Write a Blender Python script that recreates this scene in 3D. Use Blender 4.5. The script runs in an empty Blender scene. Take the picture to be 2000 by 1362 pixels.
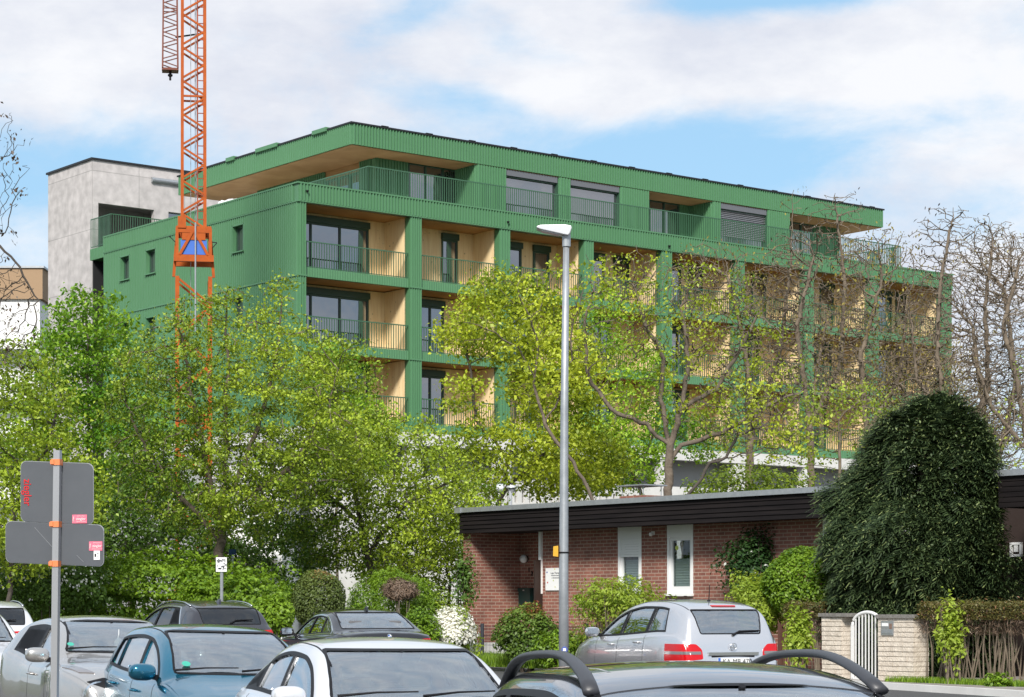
import bpy, bmesh, math, random
import numpy as np
from mathutils import Vector, Matrix
rad = math.radians
SC = bpy.context.scene
COL = SC.collection
# ------------------------------------------------------------------ camera
F, CX, HY, CAMZ = 4271.0, 1000.0, 1187.0, 1.6      # focal length in photo pixels, principal column, horizon row, eye height
cam_d = bpy.data.cameras.new('camera'); cam = bpy.data.objects.new('camera', cam_d); COL.objects.link(cam)
cam_d.sensor_width = 36; cam_d.lens = 36 * F / 2000; cam_d.shift_y = (HY - 681) / 2000
cam_d.clip_start = .2; cam_d.clip_end = 6000
cam.location = (0, 0, CAMZ); cam.rotation_euler = (rad(90), 0, 0)
SC.camera = cam
# ------------------------------------------------------------------ world: physical sky with clouds
SUN_EL, SUN_AZ = 38, 188            # azimuth measured from +Y (view direction) towards +X
W = bpy.data.worlds.new('World'); SC.world = W; W.use_nodes = True
nt = W.node_tree; nt.nodes.clear(); N = nt.nodes; Lk = nt.links
out = N.new('ShaderNodeOutputWorld'); bg = N.new('ShaderNodeBackground'); bg.inputs[1].default_value = 0.10
sky = N.new('ShaderNodeTexSky'); sky.sky_type = 'NISHITA'; sky.sun_disc = False
sky.sun_elevation = rad(SUN_EL); sky.sun_rotation = rad(SUN_AZ); sky.air_density = 1.0; sky.dust_density = 1.2; sky.ozone_density = 1.5
tc = N.new('ShaderNodeTexCoord'); sep = N.new('ShaderNodeSeparateXYZ'); Lk.new(tc.outputs['Generated'], sep.inputs[0])
def M(op, a, b=None, c=None):
    n = N.new('ShaderNodeMath'); n.operation = op
    for i, v in enumerate((a, b, c)):
        if v is None: continue
        if isinstance(v, (int, float)): n.inputs[i].default_value = v
        else: Lk.new(v, n.inputs[i])
    return n.outputs[0]
az = M('ARCTAN2', sep.outputs[0], sep.outputs[1]); el = M('ARCSINE', sep.outputs[2])
cb = N.new('ShaderNodeCombineXYZ'); Lk.new(M('MULTIPLY', az, 1.0), cb.inputs[0]); Lk.new(M('MULTIPLY', el, 2.1), cb.inputs[1])
def noise(vec, scale, det, rough, off=(0, 0, 0), dist=0.0):
    mp = N.new('ShaderNodeMapping'); mp.inputs['Location'].default_value = off; Lk.new(vec, mp.inputs[0])
    n = N.new('ShaderNodeTexNoise'); n.inputs['Scale'].default_value = scale; n.inputs['Detail'].default_value = det
    n.inputs['Roughness'].default_value = rough; n.inputs['Distortion'].default_value = dist; Lk.new(mp.outputs[0], n.inputs['Vector'])
    return n.outputs['Fac']
n1 = noise(cb.outputs[0], 11.0, 12, .62, (3.1, .7, 0), .25)
n2 = noise(cb.outputs[0], 3.2, 4, .5, (7.7, 2.2, 1))
def blob(px, py, rx, ry, rot, amp):     # a soft bank of cloud (or clear air) at a direction of the sky
    a0 = math.atan((px - CX) / F); e0 = math.atan((HY - py) / F); c, s = math.cos(rad(rot)), math.sin(rad(rot))
    dx = M('SUBTRACT', az, a0); dy = M('SUBTRACT', el, e0)
    u = M('ADD', M('MULTIPLY', dx, c * F / rx), M('MULTIPLY', dy, s * F / rx)); v = M('ADD', M('MULTIPLY', dx, -s * F / ry), M('MULTIPLY', dy, c * F / ry))
    r2 = M('ADD', M('MULTIPLY', u, u), M('MULTIPLY', v, v))
    return M('MULTIPLY', M('EXPONENT', M('MULTIPLY', r2, -1.0)), amp)
V = M('ADD', M('MULTIPLY', M('SUBTRACT', n1, .5), 2.0), M('MULTIPLY', M('SUBTRACT', n2, .5), .9))
hi = N.new('ShaderNodeMapRange'); hi.interpolation_type = 'SMOOTHSTEP'; Lk.new(el, hi.inputs[0]); hi.inputs[1].default_value = .3; hi.inputs[2].default_value = .6
V = M('MULTIPLY', V, M('SUBTRACT', 1.0, M('MULTIPLY', hi.outputs[0], .6)))
V = M('ADD', V, M('ADD', .20, M('MULTIPLY', hi.outputs[0], .10)))
for b in [(1600, 150, 620, 95, -6, .75), (1150, 190, 260, 60, 10, .35), (560, 60, 520, 110, 0, .5), (150, 60, 300, 120, 0, .45), (500, 240, 420, 70, 0, .30),
          (1800, 350, 260, 80, 0, .40), (1950, 560, 300, 120, 0, .4),
          (1480, 0, 240, 30, 3, -.9), (780, 40, 110, 50, 20, -.42), (1000, 70, 260, 40, -20, -.32), (1350, 310, 520, 85, 4, -.85), (950, 210, 220, 40, -12, -.45),
          (300, 330, 260, 90, 0, -.35), (60, 420, 200, 160, 0, -.35)]:
    V = M('ADD', V, blob(*b))
mr = N.new('ShaderNodeMapRange'); mr.interpolation_type = 'SMOOTHSTEP'; Lk.new(V, mr.inputs[0]); mr.inputs[1].default_value = -.35; mr.inputs[2].default_value = .62
dens = mr.outputs[0]
shade = noise(cb.outputs[0], 7.0, 10, .62, (1.3, 5.2, 2))
cr_ = N.new('ShaderNodeValToRGB'); Lk.new(shade, cr_.inputs[0])
cr_.color_ramp.elements[0].position = .38; cr_.color_ramp.elements[0].color = (4.8, 5.05, 5.7, 1)
cr_.color_ramp.elements[1].position = .60; cr_.color_ramp.elements[1].color = (6.2, 6.3, 6.55, 1)
sc_ = N.new('ShaderNodeVectorMath'); sc_.operation = 'MULTIPLY'; Lk.new(sky.outputs[0], sc_.inputs[0]); sc_.inputs[1].default_value = (1.0, 1.0, 1.0)
pale = N.new('ShaderNodeMix'); pale.data_type = 'RGBA'; pale.inputs[0].default_value = .65; Lk.new(sc_.outputs[0], pale.inputs[6]); pale.inputs[7].default_value = (2.5, 4.5, 6.3, 1)
mx = N.new('ShaderNodeMix'); mx.data_type = 'RGBA'; Lk.new(dens, mx.inputs[0]); Lk.new(pale.outputs[2], mx.inputs[6]); Lk.new(cr_.outputs[0], mx.inputs[7])
Lk.new(mx.outputs[2], bg.inputs[0]); Lk.new(bg.outputs[0], out.inputs[0])
# ------------------------------------------------------------------ sun through thin cloud
sl = bpy.data.lights.new('sun', 'SUN'); sl.energy = 3.3; sl.angle = rad(12); sl.color = (1, .955, .89)
so = bpy.data.objects.new('sun', sl); COL.objects.link(so)
sd = Vector((math.sin(rad(SUN_AZ)) * math.cos(rad(SUN_EL)), math.cos(rad(SUN_AZ)) * math.cos(rad(SUN_EL)), math.sin(rad(SUN_EL))))
so.rotation_euler = sd.to_track_quat('Z', 'Y').to_euler()
SC.view_settings.view_transform = 'Standard'; SC.view_settings.look = 'None'; SC.view_settings.exposure = 0.62; SC.view_settings.gamma = 1
SC.cycles.max_bounces = 8; SC.cycles.transparent_max_bounces = 16; SC.cycles.diffuse_bounces = 3
# ------------------------------------------------------------------ helpers
def X(px, d): return (px - CX) / F * d
def Z(py, d): return CAMZ + (HY - py) / F * d
def P3(px, py, d): return Vector((X(px, d), d, Z(py, d)))
def tag(o, label=None, cat=None, group=None, kind=None):
    if label: o['label'] = label
    if cat: o['category'] = cat
    if group: o['group'] = group
    if kind: o['kind'] = kind
    return o
def empty(name, loc=(0, 0, 0), rz=0, parent=None, rx=0, ry=0):
    o = bpy.data.objects.new(name, None); COL.objects.link(o); o.location = loc; o.rotation_euler = (rx, ry, rz); o.parent = parent; o.empty_display_size = .3
    return o
def thing(name, label, cat, loc=(0, 0, 0), rz=0, group=None):
    return tag(empty(name, loc, rz), label, cat, group)
def link(name, me, mat, parent=None, smooth=False, auto=None):
    o = bpy.data.objects.new(name, me); COL.objects.link(o); o.parent = parent
    if mat is not None:
        me.materials.clear()
        for m in (mat if isinstance(mat, (list, tuple)) else [mat]): me.materials.append(m)
    if smooth:
        me.shade_smooth()
        if auto: me.set_sharp_from_angle(angle=rad(auto))
    return o
class MB:
    """mesh builder: collects simple solids into one mesh"""
    def __init__(s): s.v = []; s.f = []; s.m = []; s.cm = 0
    def add(s, vs, fs):
        k = len(s.v); s.v += [tuple(v) for v in vs]; s.f += [tuple(i + k for i in f) for f in fs]; s.m += [s.cm] * len(fs)
    def box(s, x0, x1, y0, y1, z0, z1):
        s.add([(x0, y0, z0), (x1, y0, z0), (x1, y1, z0), (x0, y1, z0), (x0, y0, z1), (x1, y0, z1), (x1, y1, z1), (x0, y1, z1)],
              [(0, 3, 2, 1), (4, 5, 6, 7), (0, 1, 5, 4), (1, 2, 6, 5), (2, 3, 7, 6), (3, 0, 4, 7)])
    def bar(s, a, b, w, h=None, up=(0, 0, 1)):
        a, b = Vector(a), Vector(b); h = w if h is None else h; d = (b - a).normalized(); u = Vector(up)
        if abs(d.dot(u)) > .98: u = Vector((0, 1, 0))
        r = d.cross(u).normalized() * w / 2; t = r.cross(d).normalized() * h / 2
        vs = [a - r - t, a + r - t, a + r + t, a - r + t, b - r - t, b + r - t, b + r + t, b - r + t]
        s.add(vs, [(3, 2, 1, 0), (4, 5, 6, 7), (0, 1, 5, 4), (1, 2, 6, 5), (2, 3, 7, 6), (3, 0, 4, 7)])
    def tube(s, pts, r, n=8, caps=True, sq=(1, 1)):
        pts = [Vector(p) for p in pts]; rs = r if isinstance(r, (list, tuple)) else [r] * len(pts); vs = []; fs = []
        for i, p in enumerate(pts):
            d = (pts[min(i + 1, len(pts) - 1)] - pts[max(i - 1, 0)]).normalized(); u = Vector((0, 0, 1)) if abs(d.z) < .9 else Vector((1, 0, 0))
            a = d.cross(u).normalized(); b = a.cross(d)
            for k in range(n):
                t = 2 * math.pi * k / n; vs.append(p + (a * math.cos(t) * sq[0] + b * math.sin(t) * sq[1]) * rs[i])
        for i in range(len(pts) - 1):
            for k in range(n): fs.append((i * n + k, i * n + (k + 1) % n, (i + 1) * n + (k + 1) % n, (i + 1) * n + k))
        if caps: fs.append(tuple(range(n))[::-1]); fs.append(tuple((len(pts) - 1) * n + k for k in range(n)))
        s.add(vs, fs)
    def prism(s, poly, lo, hi, axis='y'):
        n = len(poly)
        def mk(a, b, t): return {'y': (a, t, b), 'x': (t, a, b), 'z': (a, b, t)}[axis]
        vs = [mk(a, b, lo) for a, b in poly] + [mk(a, b, hi) for a, b in poly]
        fs = [tuple(range(n)), tuple(range(2 * n - 1, n - 1, -1))] + [(i, i + n, (i + 1) % n + n, (i + 1) % n) for i in range(n)]
        s.add(vs, fs)
    def lathe(s, prof, c=(0, 0, 0), axis='z', n=24):
        vs = []; fs = []
        for r, h in prof:
            for k in range(n):
                t = 2 * math.pi * k / n; a, b = r * math.cos(t), r * math.sin(t)
                vs.append({'z': (c[0] + a, c[1] + b, c[2] + h), 'y': (c[0] + a, c[1] + h, c[2] + b), 'x': (c[0] + h, c[1] + a, c[2] + b)}[axis])
        for i in range(len(prof) - 1):
            for k in range(n): fs.append((i * n + k, i * n + (k + 1) % n, (i + 1) * n + (k + 1) % n, (i + 1) * n + k))
        s.add(vs, fs)
    def mesh(s, name='m', recalc=False):
        me = bpy.data.meshes.new(name); me.from_pydata(s.v, [], s.f)
        if any(s.m): me.polygons.foreach_set('material_index', s.m)
        if recalc:
            bm = bmesh.new(); bm.from_mesh(me); bmesh.ops.recalc_face_normals(bm, faces=bm.faces); bm.to_mesh(me); bm.free()
        me.update(); return me
    def build(s, name, mat, parent=None, smooth=False, auto=None, recalc=False):
        return link(name, s.mesh(name, recalc), mat, parent, smooth, auto)
def np_mesh(name, verts, quads, attr=None):
    """verts (n,3), quads (m,4) or (m,3) arrays -> mesh; attr: per-vertex float 'v'"""
    me = bpy.data.meshes.new(name); n = len(verts); m = len(quads); k = quads.shape[1]
    me.vertices.add(n); me.vertices.foreach_set('co', np.ascontiguousarray(verts, dtype=np.float32).ravel())
    me.loops.add(m * k); me.loops.foreach_set('vertex_index', np.ascontiguousarray(quads, dtype=np.int32).ravel())
    me.polygons.add(m); me.polygons.foreach_set('loop_start', np.arange(0, m * k, k, dtype=np.int32))
    me.update(calc_edges=True)
    if attr is not None:
        a = me.attributes.new('v', 'FLOAT', 'POINT'); a.data.foreach_set('value', np.ascontiguousarray(attr, dtype=np.float32))
    return me
# ------------------------------------------------------------------ materials
def mat(name, col, rough=.6, metal=0, spec=.5, coat=0, coat_rough=.05, var=None, bump=None, trans=0, emit=None, vscale=(1, 1, 1)):
    """var = (scale, amount, second colour): noise-mixed colour; bump = (scale, strength)"""
    m = bpy.data.materials.new(name); m.use_nodes = True; t = m.node_tree; b = t.nodes['Principled BSDF']
    b.inputs['Base Color'].default_value = (*col, 1); b.inputs['Roughness'].default_value = rough; b.inputs['Metallic'].default_value = metal
    b.inputs['Specular IOR Level'].default_value = spec; b.inputs['Coat Weight'].default_value = coat; b.inputs['Coat Roughness'].default_value = coat_rough
    tcn = t.nodes.new('ShaderNodeTexCoord'); mp = t.nodes.new('ShaderNodeMapping'); mp.inputs['Scale'].default_value = vscale
    t.links.new(tcn.outputs['Object'], mp.inputs[0])
    if var:
        n = t.nodes.new('ShaderNodeTexNoise'); n.inputs['Scale'].default_value = var[0]; n.inputs['Detail'].default_value = 6; n.inputs['Roughness'].default_value = .65
        t.links.new(mp.outputs[0], n.inputs['Vector'])
        r = t.nodes.new('ShaderNodeValToRGB'); t.links.new(n.outputs['Fac'], r.inputs[0]); r.color_ramp.elements[0].position = .5 - var[1] / 2; r.color_ramp.elements[1].position = .5 + var[1] / 2
        r.color_ramp.elements[0].color = (*col, 1); r.color_ramp.elements[1].color = (*var[2], 1); t.links.new(r.outputs[0], b.inputs['Base Color'])
    if bump:
        n = t.nodes.new('ShaderNodeTexNoise'); n.inputs['Scale'].default_value = bump[0]; n.inputs['Detail'].default_value = 5; t.links.new(mp.outputs[0], n.inputs['Vector'])
        u = t.nodes.new('ShaderNodeBump'); u.inputs['Strength'].default_value = bump[1]; u.inputs['Distance'].default_value = .02; t.links.new(n.outputs['Fac'], u.inputs['Height']); t.links.new(u.outputs[0], b.inputs['Normal'])
    return m
def glass(name, tint, refl_ior=1.5, alpha=.5, rough=.0, add=0.0):
    """thin pane: tinted see-through plus a fresnel mirror of the sky"""
    m = bpy.data.materials.new(name); m.use_nodes = True; t = m.node_tree; t.nodes.clear()
    o = t.nodes.new('ShaderNodeOutputMaterial'); tr = t.nodes.new('ShaderNodeBsdfTransparent'); tr.inputs[0].default_value = (*[c * alpha for c in tint], 1)
    g = t.nodes.new('ShaderNodeBsdfGlossy'); g.inputs['Roughness'].default_value = rough; g.inputs['Color'].default_value = (.95, .97, 1, 1)
    f = t.nodes.new('ShaderNodeFresnel'); gm = t.nodes.new('ShaderNodeNewGeometry'); io = t.nodes.new('ShaderNodeMath'); io.operation = 'MULTIPLY_ADD'; io.inputs[1].default_value = 1 / refl_ior - refl_ior; io.inputs[2].default_value = refl_ior; t.links.new(gm.outputs['Backfacing'], io.inputs[0]); t.links.new(io.outputs[0], f.inputs[0]); mx = t.nodes.new('ShaderNodeMixShader')
    ad = t.nodes.new('ShaderNodeMath'); ad.operation = 'ADD'; ad.use_clamp = True; ad.inputs[1].default_value = add; t.links.new(f.outputs[0], ad.inputs[0]); t.links.new(ad.outputs[0], mx.inputs[0]); t.links.new(tr.outputs[0], mx.inputs[1]); t.links.new(g.outputs[0], mx.inputs[2]); t.links.new(mx.outputs[0], o.inputs[0])
    return m
def leafmat(name, c0, c1, trans=.35, c2=None, rough=.45):
    """leaf colour runs from c0 to c1 by each leaf's own value, part of the light passes through"""
    m = bpy.data.materials.new(name); m.use_nodes = True; t = m.node_tree; b = t.nodes['Principled BSDF']; o = t.nodes['Material Output']
    a = t.nodes.new('ShaderNodeAttribute'); a.attribute_name = 'v'; r = t.nodes.new('ShaderNodeValToRGB'); t.links.new(a.outputs['Fac'], r.inputs[0])
    r.color_ramp.elements[0].color = (*c0, 1); r.color_ramp.elements[1].color = (*c1, 1)
    if c2: e = r.color_ramp.elements.new(.9); e.color = (*c1, 1); r.color_ramp.elements[2].color = (*c2, 1)
    t.links.new(r.outputs[0], b.inputs['Base Color']); b.inputs['Roughness'].default_value = rough; b.inputs['Specular IOR Level'].default_value = .35
    tl = t.nodes.new('ShaderNodeBsdfTranslucent'); g = t.nodes.new('ShaderNodeVectorMath'); g.operation = 'MULTIPLY'; t.links.new(r.outputs[0], g.inputs[0]); g.inputs[1].default_value = (1.25, 1.15, .6)
    t.links.new(g.outputs[0], tl.inputs[0]); mx = t.nodes.new('ShaderNodeMixShader'); mx.inputs[0].default_value = trans
    t.links.new(b.outputs[0], mx.inputs[1]); t.links.new(tl.outputs[0], mx.inputs[2]); t.links.new(mx.outputs[0], o.inputs[0])
    return m
def brickmat(name, c1, c2, mortar, bw, bh, ms=.012, off=.5, rough=.85, bumpv=.5, swap=True, noise_amt=.35):
    m = bpy.data.materials.new(name); m.use_nodes = True; t = m.node_tree; b = t.nodes['Principled BSDF']; b.inputs['Roughness'].default_value = rough
    tcn = t.nodes.new('ShaderNodeTexCoord'); s = t.nodes.new('ShaderNodeSeparateXYZ'); t.links.new(tcn.outputs['Object'], s.inputs[0])
    ad = t.nodes.new('ShaderNodeMath'); t.links.new(s.outputs[0], ad.inputs[0]); t.links.new(s.outputs[1], ad.inputs[1])
    c = t.nodes.new('ShaderNodeCombineXYZ'); t.links.new(ad.outputs[0], c.inputs[0]); t.links.new(s.outputs[2], c.inputs[1])
    br = t.nodes.new('ShaderNodeTexBrick'); br.inputs['Scale'].default_value = 1; br.inputs['Brick Width'].default_value = bw; br.inputs['Row Height'].default_value = bh
    br.inputs['Mortar Size'].default_value = ms; br.inputs['Mortar Smooth'].default_value = .3; br.offset = off; br.inputs['Color1'].default_value = (*c1, 1); br.inputs['Color2'].default_value = (*c2, 1); br.inputs['Mortar'].default_value = (*mortar, 1)
    t.links.new(c.outputs[0], br.inputs['Vector'])
    n = t.nodes.new('ShaderNodeTexNoise'); n.inputs['Scale'].default_value = 2.2; n.inputs['Detail'].default_value = 7; t.links.new(tcn.outputs['Object'], n.inputs['Vector'])
    mr = t.nodes.new('ShaderNodeMapRange'); mr.inputs[1].default_value = .3; mr.inputs[2].default_value = .7; mr.inputs[3].default_value = 1 - noise_amt; mr.inputs[4].default_value = 1 + noise_amt * .6; t.links.new(n.outputs['Fac'], mr.inputs[0])
    g = t.nodes.new('ShaderNodeVectorMath'); g.operation = 'SCALE'; t.links.new(br.outputs['Color'], g.inputs[0]); t.links.new(mr.outputs[0], g.inputs['Scale']); t.links.new(g.outputs[0], b.inputs['Base Color'])
    u = t.nodes.new('ShaderNodeBump'); u.inputs['Strength'].default_value = bumpv; u.inputs['Distance'].default_value = .01; u.invert = True; t.links.new(br.outputs['Fac'], u.inputs['Height']); t.links.new(u.outputs[0], b.inputs['Normal'])
    return m
def woodmat(name, c1, c2, sx=1.2, sz=10, rough=.6, knots=True):
    """sawn timber with grain running along x when sx is small, knots as darker spots"""
    m = bpy.data.materials.new(name); m.use_nodes = True; t = m.node_tree; b = t.nodes['Principled BSDF']; b.inputs['Roughness'].default_value = rough; b.inputs['Specular IOR Level'].default_value = .12
    tcn = t.nodes.new('ShaderNodeTexCoord'); mp = t.nodes.new('ShaderNodeMapping'); mp.inputs['Scale'].default_value = (sx, sx, sz); t.links.new(tcn.outputs['Object'], mp.inputs[0])
    n = t.nodes.new('ShaderNodeTexNoise'); n.inputs['Scale'].default_value = 1; n.inputs['Detail'].default_value = 6; n.inputs['Distortion'].default_value = .6; t.links.new(mp.outputs[0], n.inputs['Vector'])
    r = t.nodes.new('ShaderNodeValToRGB'); t.links.new(n.outputs['Fac'], r.inputs[0]); r.color_ramp.elements[0].position = .35; r.color_ramp.elements[1].position = .62
    r.color_ramp.elements[0].color = (*c2, 1); r.color_ramp.elements[1].color = (*c1, 1)
    last = r.outputs[0]
    if knots:
        v = t.nodes.new('ShaderNodeTexVoronoi'); v.inputs['Scale'].default_value = 3.2; t.links.new(tcn.outputs['Object'], v.inputs['Vector'])
        k = t.nodes.new('ShaderNodeMapRange'); t.links.new(v.outputs['Distance'], k.inputs[0]); k.inputs[1].default_value = .06; k.inputs[2].default_value = .16; k.inputs[3].default_value = .55; k.inputs[4].default_value = 1
        g = t.nodes.new('ShaderNodeVectorMath'); g.operation = 'SCALE'; t.links.new(last, g.inputs[0]); t.links.new(k.outputs[0], g.inputs['Scale']); last = g.outputs[0]
    t.links.new(last, b.inputs['Base Color'])
    return m
MT = {}
MT['green'] = mat('green_metal', (.076, .205, .095), .45, var=(.45, .7, (.092, .225, .112)))
MT['green_dark'] = mat('green_frame', (.03, .075, .045), .4)
MT['rail'] = mat('green_rail', (.045, .12, .065), .4)
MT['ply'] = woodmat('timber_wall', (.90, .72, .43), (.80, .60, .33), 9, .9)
MT['soffit'] = woodmat('timber_soffit_shaded', (.42, .26, .12), (.34, .20, .085), .8, 8, knots=False)  # darker copy of the wall timber, with underside shade put into the colour
MT['conc_white'] = mat('pale_concrete', (.70, .69, .67), .8, var=(1.3, .5, (.56, .55, .53)))
MT['conc'] = brickmat('shuttered_concrete', (.52, .485, .475), (.48, .45, .44), (.36, .34, .33), 2.6, 2.9, .025, 0, .85, .3, noise_amt=.22)
MT['grey_wall'] = mat('grey_render', (.38, .38, .38), .8)
MT['roofblack'] = mat('roof_edge_black', (.012, .012, .014), .5)
MT['bglass'] = None
def dark_glass(name, base, fac):
    m = bpy.data.materials.new(name); m.use_nodes = True; t = m.node_tree; t.nodes.clear(); o = t.nodes.new('ShaderNodeOutputMaterial')
    d = t.nodes.new('ShaderNodeBsdfDiffuse'); d.inputs[0].default_value = (*base, 1); g = t.nodes.new('ShaderNodeBsdfGlossy'); g.inputs['Roughness'].default_value = .015; g.inputs[0].default_value = (.93, .95, 1, 1)
    f = t.nodes.new('ShaderNodeFresnel'); f.inputs[0].default_value = 1.5; a = t.nodes.new('ShaderNodeMath'); a.operation = 'ADD'; a.use_clamp = True; a.inputs[1].default_value = fac; t.links.new(f.outputs[0], a.inputs[0])
    n = t.nodes.new('ShaderNodeTexNoise'); n.inputs['Scale'].default_value = .8; tcn = t.nodes.new('ShaderNodeTexCoord'); t.links.new(tcn.outputs['Object'], n.inputs['Vector'])
    u = t.nodes.new('ShaderNodeBump'); u.inputs['Strength'].default_value = .04; u.inputs['Distance'].default_value = .1; t.links.new(n.outputs['Fac'], u.inputs['Height']); t.links.new(u.outputs[0], g.inputs['Normal'])
    mx = t.nodes.new('ShaderNodeMixShader'); t.links.new(a.outputs[0], mx.inputs[0]); t.links.new(d.outputs[0], mx.inputs[1]); t.links.new(g.outputs[0], mx.inputs[2]); t.links.new(mx.outputs[0], o.inputs[0])
    return m
MT['bglass'] = dark_glass('window_glass', (.03, .032, .036), .24)
MT['bglass2'] = dark_glass('house_glass', (.05, .055, .05), .12)
MT['white'] = mat('white_plastic', (.80, .80, .79), .35)
MT['white_paint'] = mat('white_paint', (.74, .74, .73), .5)
MT['galv'] = mat('galvanised_steel', (.42, .44, .46), .45, .55, var=(9, .35, (.33, .35, .37)))
MT['alu'] = mat('aluminium', (.5, .5, .52), .35, .7)
MT['black'] = mat('black_plastic', (.010, .010, .012), .5, spec=.2)
MT['rubber'] = mat('rubber', (.018, .018, .019), .8)
MT['orange'] = mat('orange_paint', (.46, .095, .006), .6, var=(3, .5, (.30, .055, .006)), spec=.25)
MT['redorange'] = mat('dark_orange_paint', (.42, .075, .025), .55)
MT['blue'] = mat('blue_paint', (.035, .13, .5), .5)
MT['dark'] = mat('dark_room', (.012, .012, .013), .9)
MT['asphalt'] = mat('asphalt', (.055, .055, .057), .85, var=(40, .6, (.08, .08, .08)), bump=(60, .3))
MT['paving'] = brickmat('paving', (.30, .27, .25), (.26, .24, .22), (.16, .15, .14), .4, .3, .01)
MT['soil'] = mat('soil', (.07, .055, .035), .95, var=(5, .5, (.05, .08, .025)), bump=(20, .5))
# ================================================================== SETTING
def gz(y):                      # the ground rises a little across the street
    return min(max((y - 26) / 10, 0), 1) * .12
VU = Vector((.787, .617)); VV = Vector((-.617, .787))        # the two directions of the green building (and of the bungalow)
st = Vector((-math.sin(rad(22)), math.cos(rad(22))))           # street direction
def strip(name, prof, mat_, a0=-60, a1=260, dz=0, org=(0, 0), d=st):
    """sheet running along direction d, cross profile = offsets across"""
    q = Vector((d.y, -d.x)); vs = []; fs = []; ts = [a0 + (a1 - a0) * i / 80 for i in range(81)]
    for t in ts:
        for o in prof:
            p = Vector(org) + d * t + q * o; vs.append((p.x, p.y, gz(p.y) + dz))
    n = len(prof)
    for i in range(80):
        for j in range(n - 1): fs.append((i * n + j, i * n + j + 1, (i + 1) * n + j + 1, (i + 1) * n + j))
    mb = MB(); mb.add(vs, fs); o = mb.build(name, mat_); tag(o, kind='structure'); return o
def ground():
    ys = [-3000, -200, -20] + [20 + i for i in range(0, 20)] + [60, 120, 400, 3000]; vs = []; fs = []
    for y in ys:
        for x in (-3000, -300, -60, 0, 60, 300, 3000): vs.append((x, y, gz(y) - .012))
    for i in range(len(ys) - 1):
        for j in range(6): fs.append((i * 7 + j, i * 7 + j + 1, (i + 1) * 7 + j + 1, (i + 1) * 7 + j))
    mb = MB(); mb.add(vs, fs); o = mb.build('ground', MT['soil']); tag(o, kind='structure')
ground()
strip('road', [-14, -7, -2, 3.2, 8.5], MT['asphalt'], -40, 60, 0, (3.5, 25))
strip('pavement', [8.6, 10.8, 13.2], MT['paving'], -20, 24, .10, (3.5, 25))
k_ = MB()
q_ = Vector((st.y, -st.x))
for i in range(80):
    a = Vector((3.5, 25)) + st * (-20 + i * .55) + q_ * 8.55; b = a + st * .545
    k_.bar((a.x, a.y, gz(a.y) + .05), (b.x, b.y, gz(b.y) + .05), .12, .14)
tag(k_.build('kerb', MT['conc_white']), kind='structure')
# ================================================================== GREEN APARTMENT BUILDING
D0 = 89.5
OX, OY = X(583, D0), D0
BR = math.atan2(.617, .787)
def Sx(px, b=0.0):             # distance along the long facade of the point seen in column px on the plane b metres behind it
    k = (px - CX) / F; return (k * (OY + .787 * b) - OX + .617 * b) / (.787 - k * .617)
def Ty(px, a=0.0):             # the same for the short facade
    k = (px - CX) / F; return (OX + .787 * a - k * (OY + .617 * a)) / (.617 + k * .787)
def Zl(py, a, b): return Z(py, OY + .617 * a + .787 * b)
BL = thing('apartment_building', 'long green ribbed metal apartment block with timber balconies and an overhanging top floor', 'building', (OX, OY, 0), BR)
RP, RD = .155, .055              # rib pitch and depth
def ribbed(mb, p0, p1, z0, z1, nrm, pitch=RP, depth=RD):
    """corrugated sheet from p0 to p1 (2D), ribs standing out along nrm (2D)"""
    p0, p1, nrm = Vector(p0), Vector(p1), Vector(nrm); L = (p1 - p0).length; d = (p1 - p0) / L; n = max(1, round(L / pitch)); w = L / n; pr = []
    for i in range(n): pr += [(i * w, 0), (i * w + w * .42, 0), (i * w + w * .52, depth), (i * w + w * .90, depth)]
    pr.append((L, 0)); vs = []
    for s, o in pr:
        q = p0 + d * s + nrm * o; vs += [(q.x, q.y, z0), (q.x, q.y, z1)]
    fs = [(2 * i, 2 * i + 2, 2 * i + 3, 2 * i + 1) for i in range(len(pr) - 1)]
    if (d.x * nrm.y - d.y * nrm.x) > 0: fs = [f[::-1] for f in fs]
    fs.append(tuple(2 * i + 1 for i in range(len(pr)))); fs.append(tuple(2 * i for i in range(len(pr)))[::-1])
    mb.add(vs, fs)
def ribbox(mb, x0, x1, y0, y1, z0, z1, faces='FL', pitch=RP, depth=RD, core=True):
    """block clad in ribbed sheet: F front (-y), B back, L left (-x), R right"""
    if core: mb.box(x0 + .01, x1 - .01, y0 + .01, y1 - .01, z0 + .005, z1 - .012)
    if 'F' in faces: ribbed(mb, (x0, y0), (x1, y0), z0, z1, (0, -1), pitch, depth)
    if 'B' in faces: ribbed(mb, (x0, y1), (x1, y1), z0, z1, (0, 1), pitch, depth)
    if 'L' in faces: ribbed(mb, (x0, y0), (x0, y1), z0, z1, (-1, 0), pitch, depth)
    if 'R' in faces: ribbed(mb, (x1, y0), (x1, y1), z0, z1, (1, 0), pitch, depth)
LEN = Sx(1858); DEP = Ty(204)
ZP = Zl(358, 0, 0); ZPB = Zl(393.5, .4, 0)
FT, FB = Zl(521, .4, 0), Zl(539.5, .4, 0); PIT = 3.07
levels = [(FT - PIT * k, FB - PIT * k) for k in range(3)]
RAILH = 1.07
BASEZ = levels[2][1]
# columns of the facade in photo columns
edges = [(583, 597.5), (801, 823), (975.5, 996), (1140.5, 1159), (1292, 1312), (1436, 1454), (1571, 1589), (1699, 1716), (1840, 1858)]
piers = [(Sx(a), Sx(b)) for a, b in edges]; piers[0] = (0, piers[0][1]); piers[-1] = (piers[-1][0], LEN)
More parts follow.
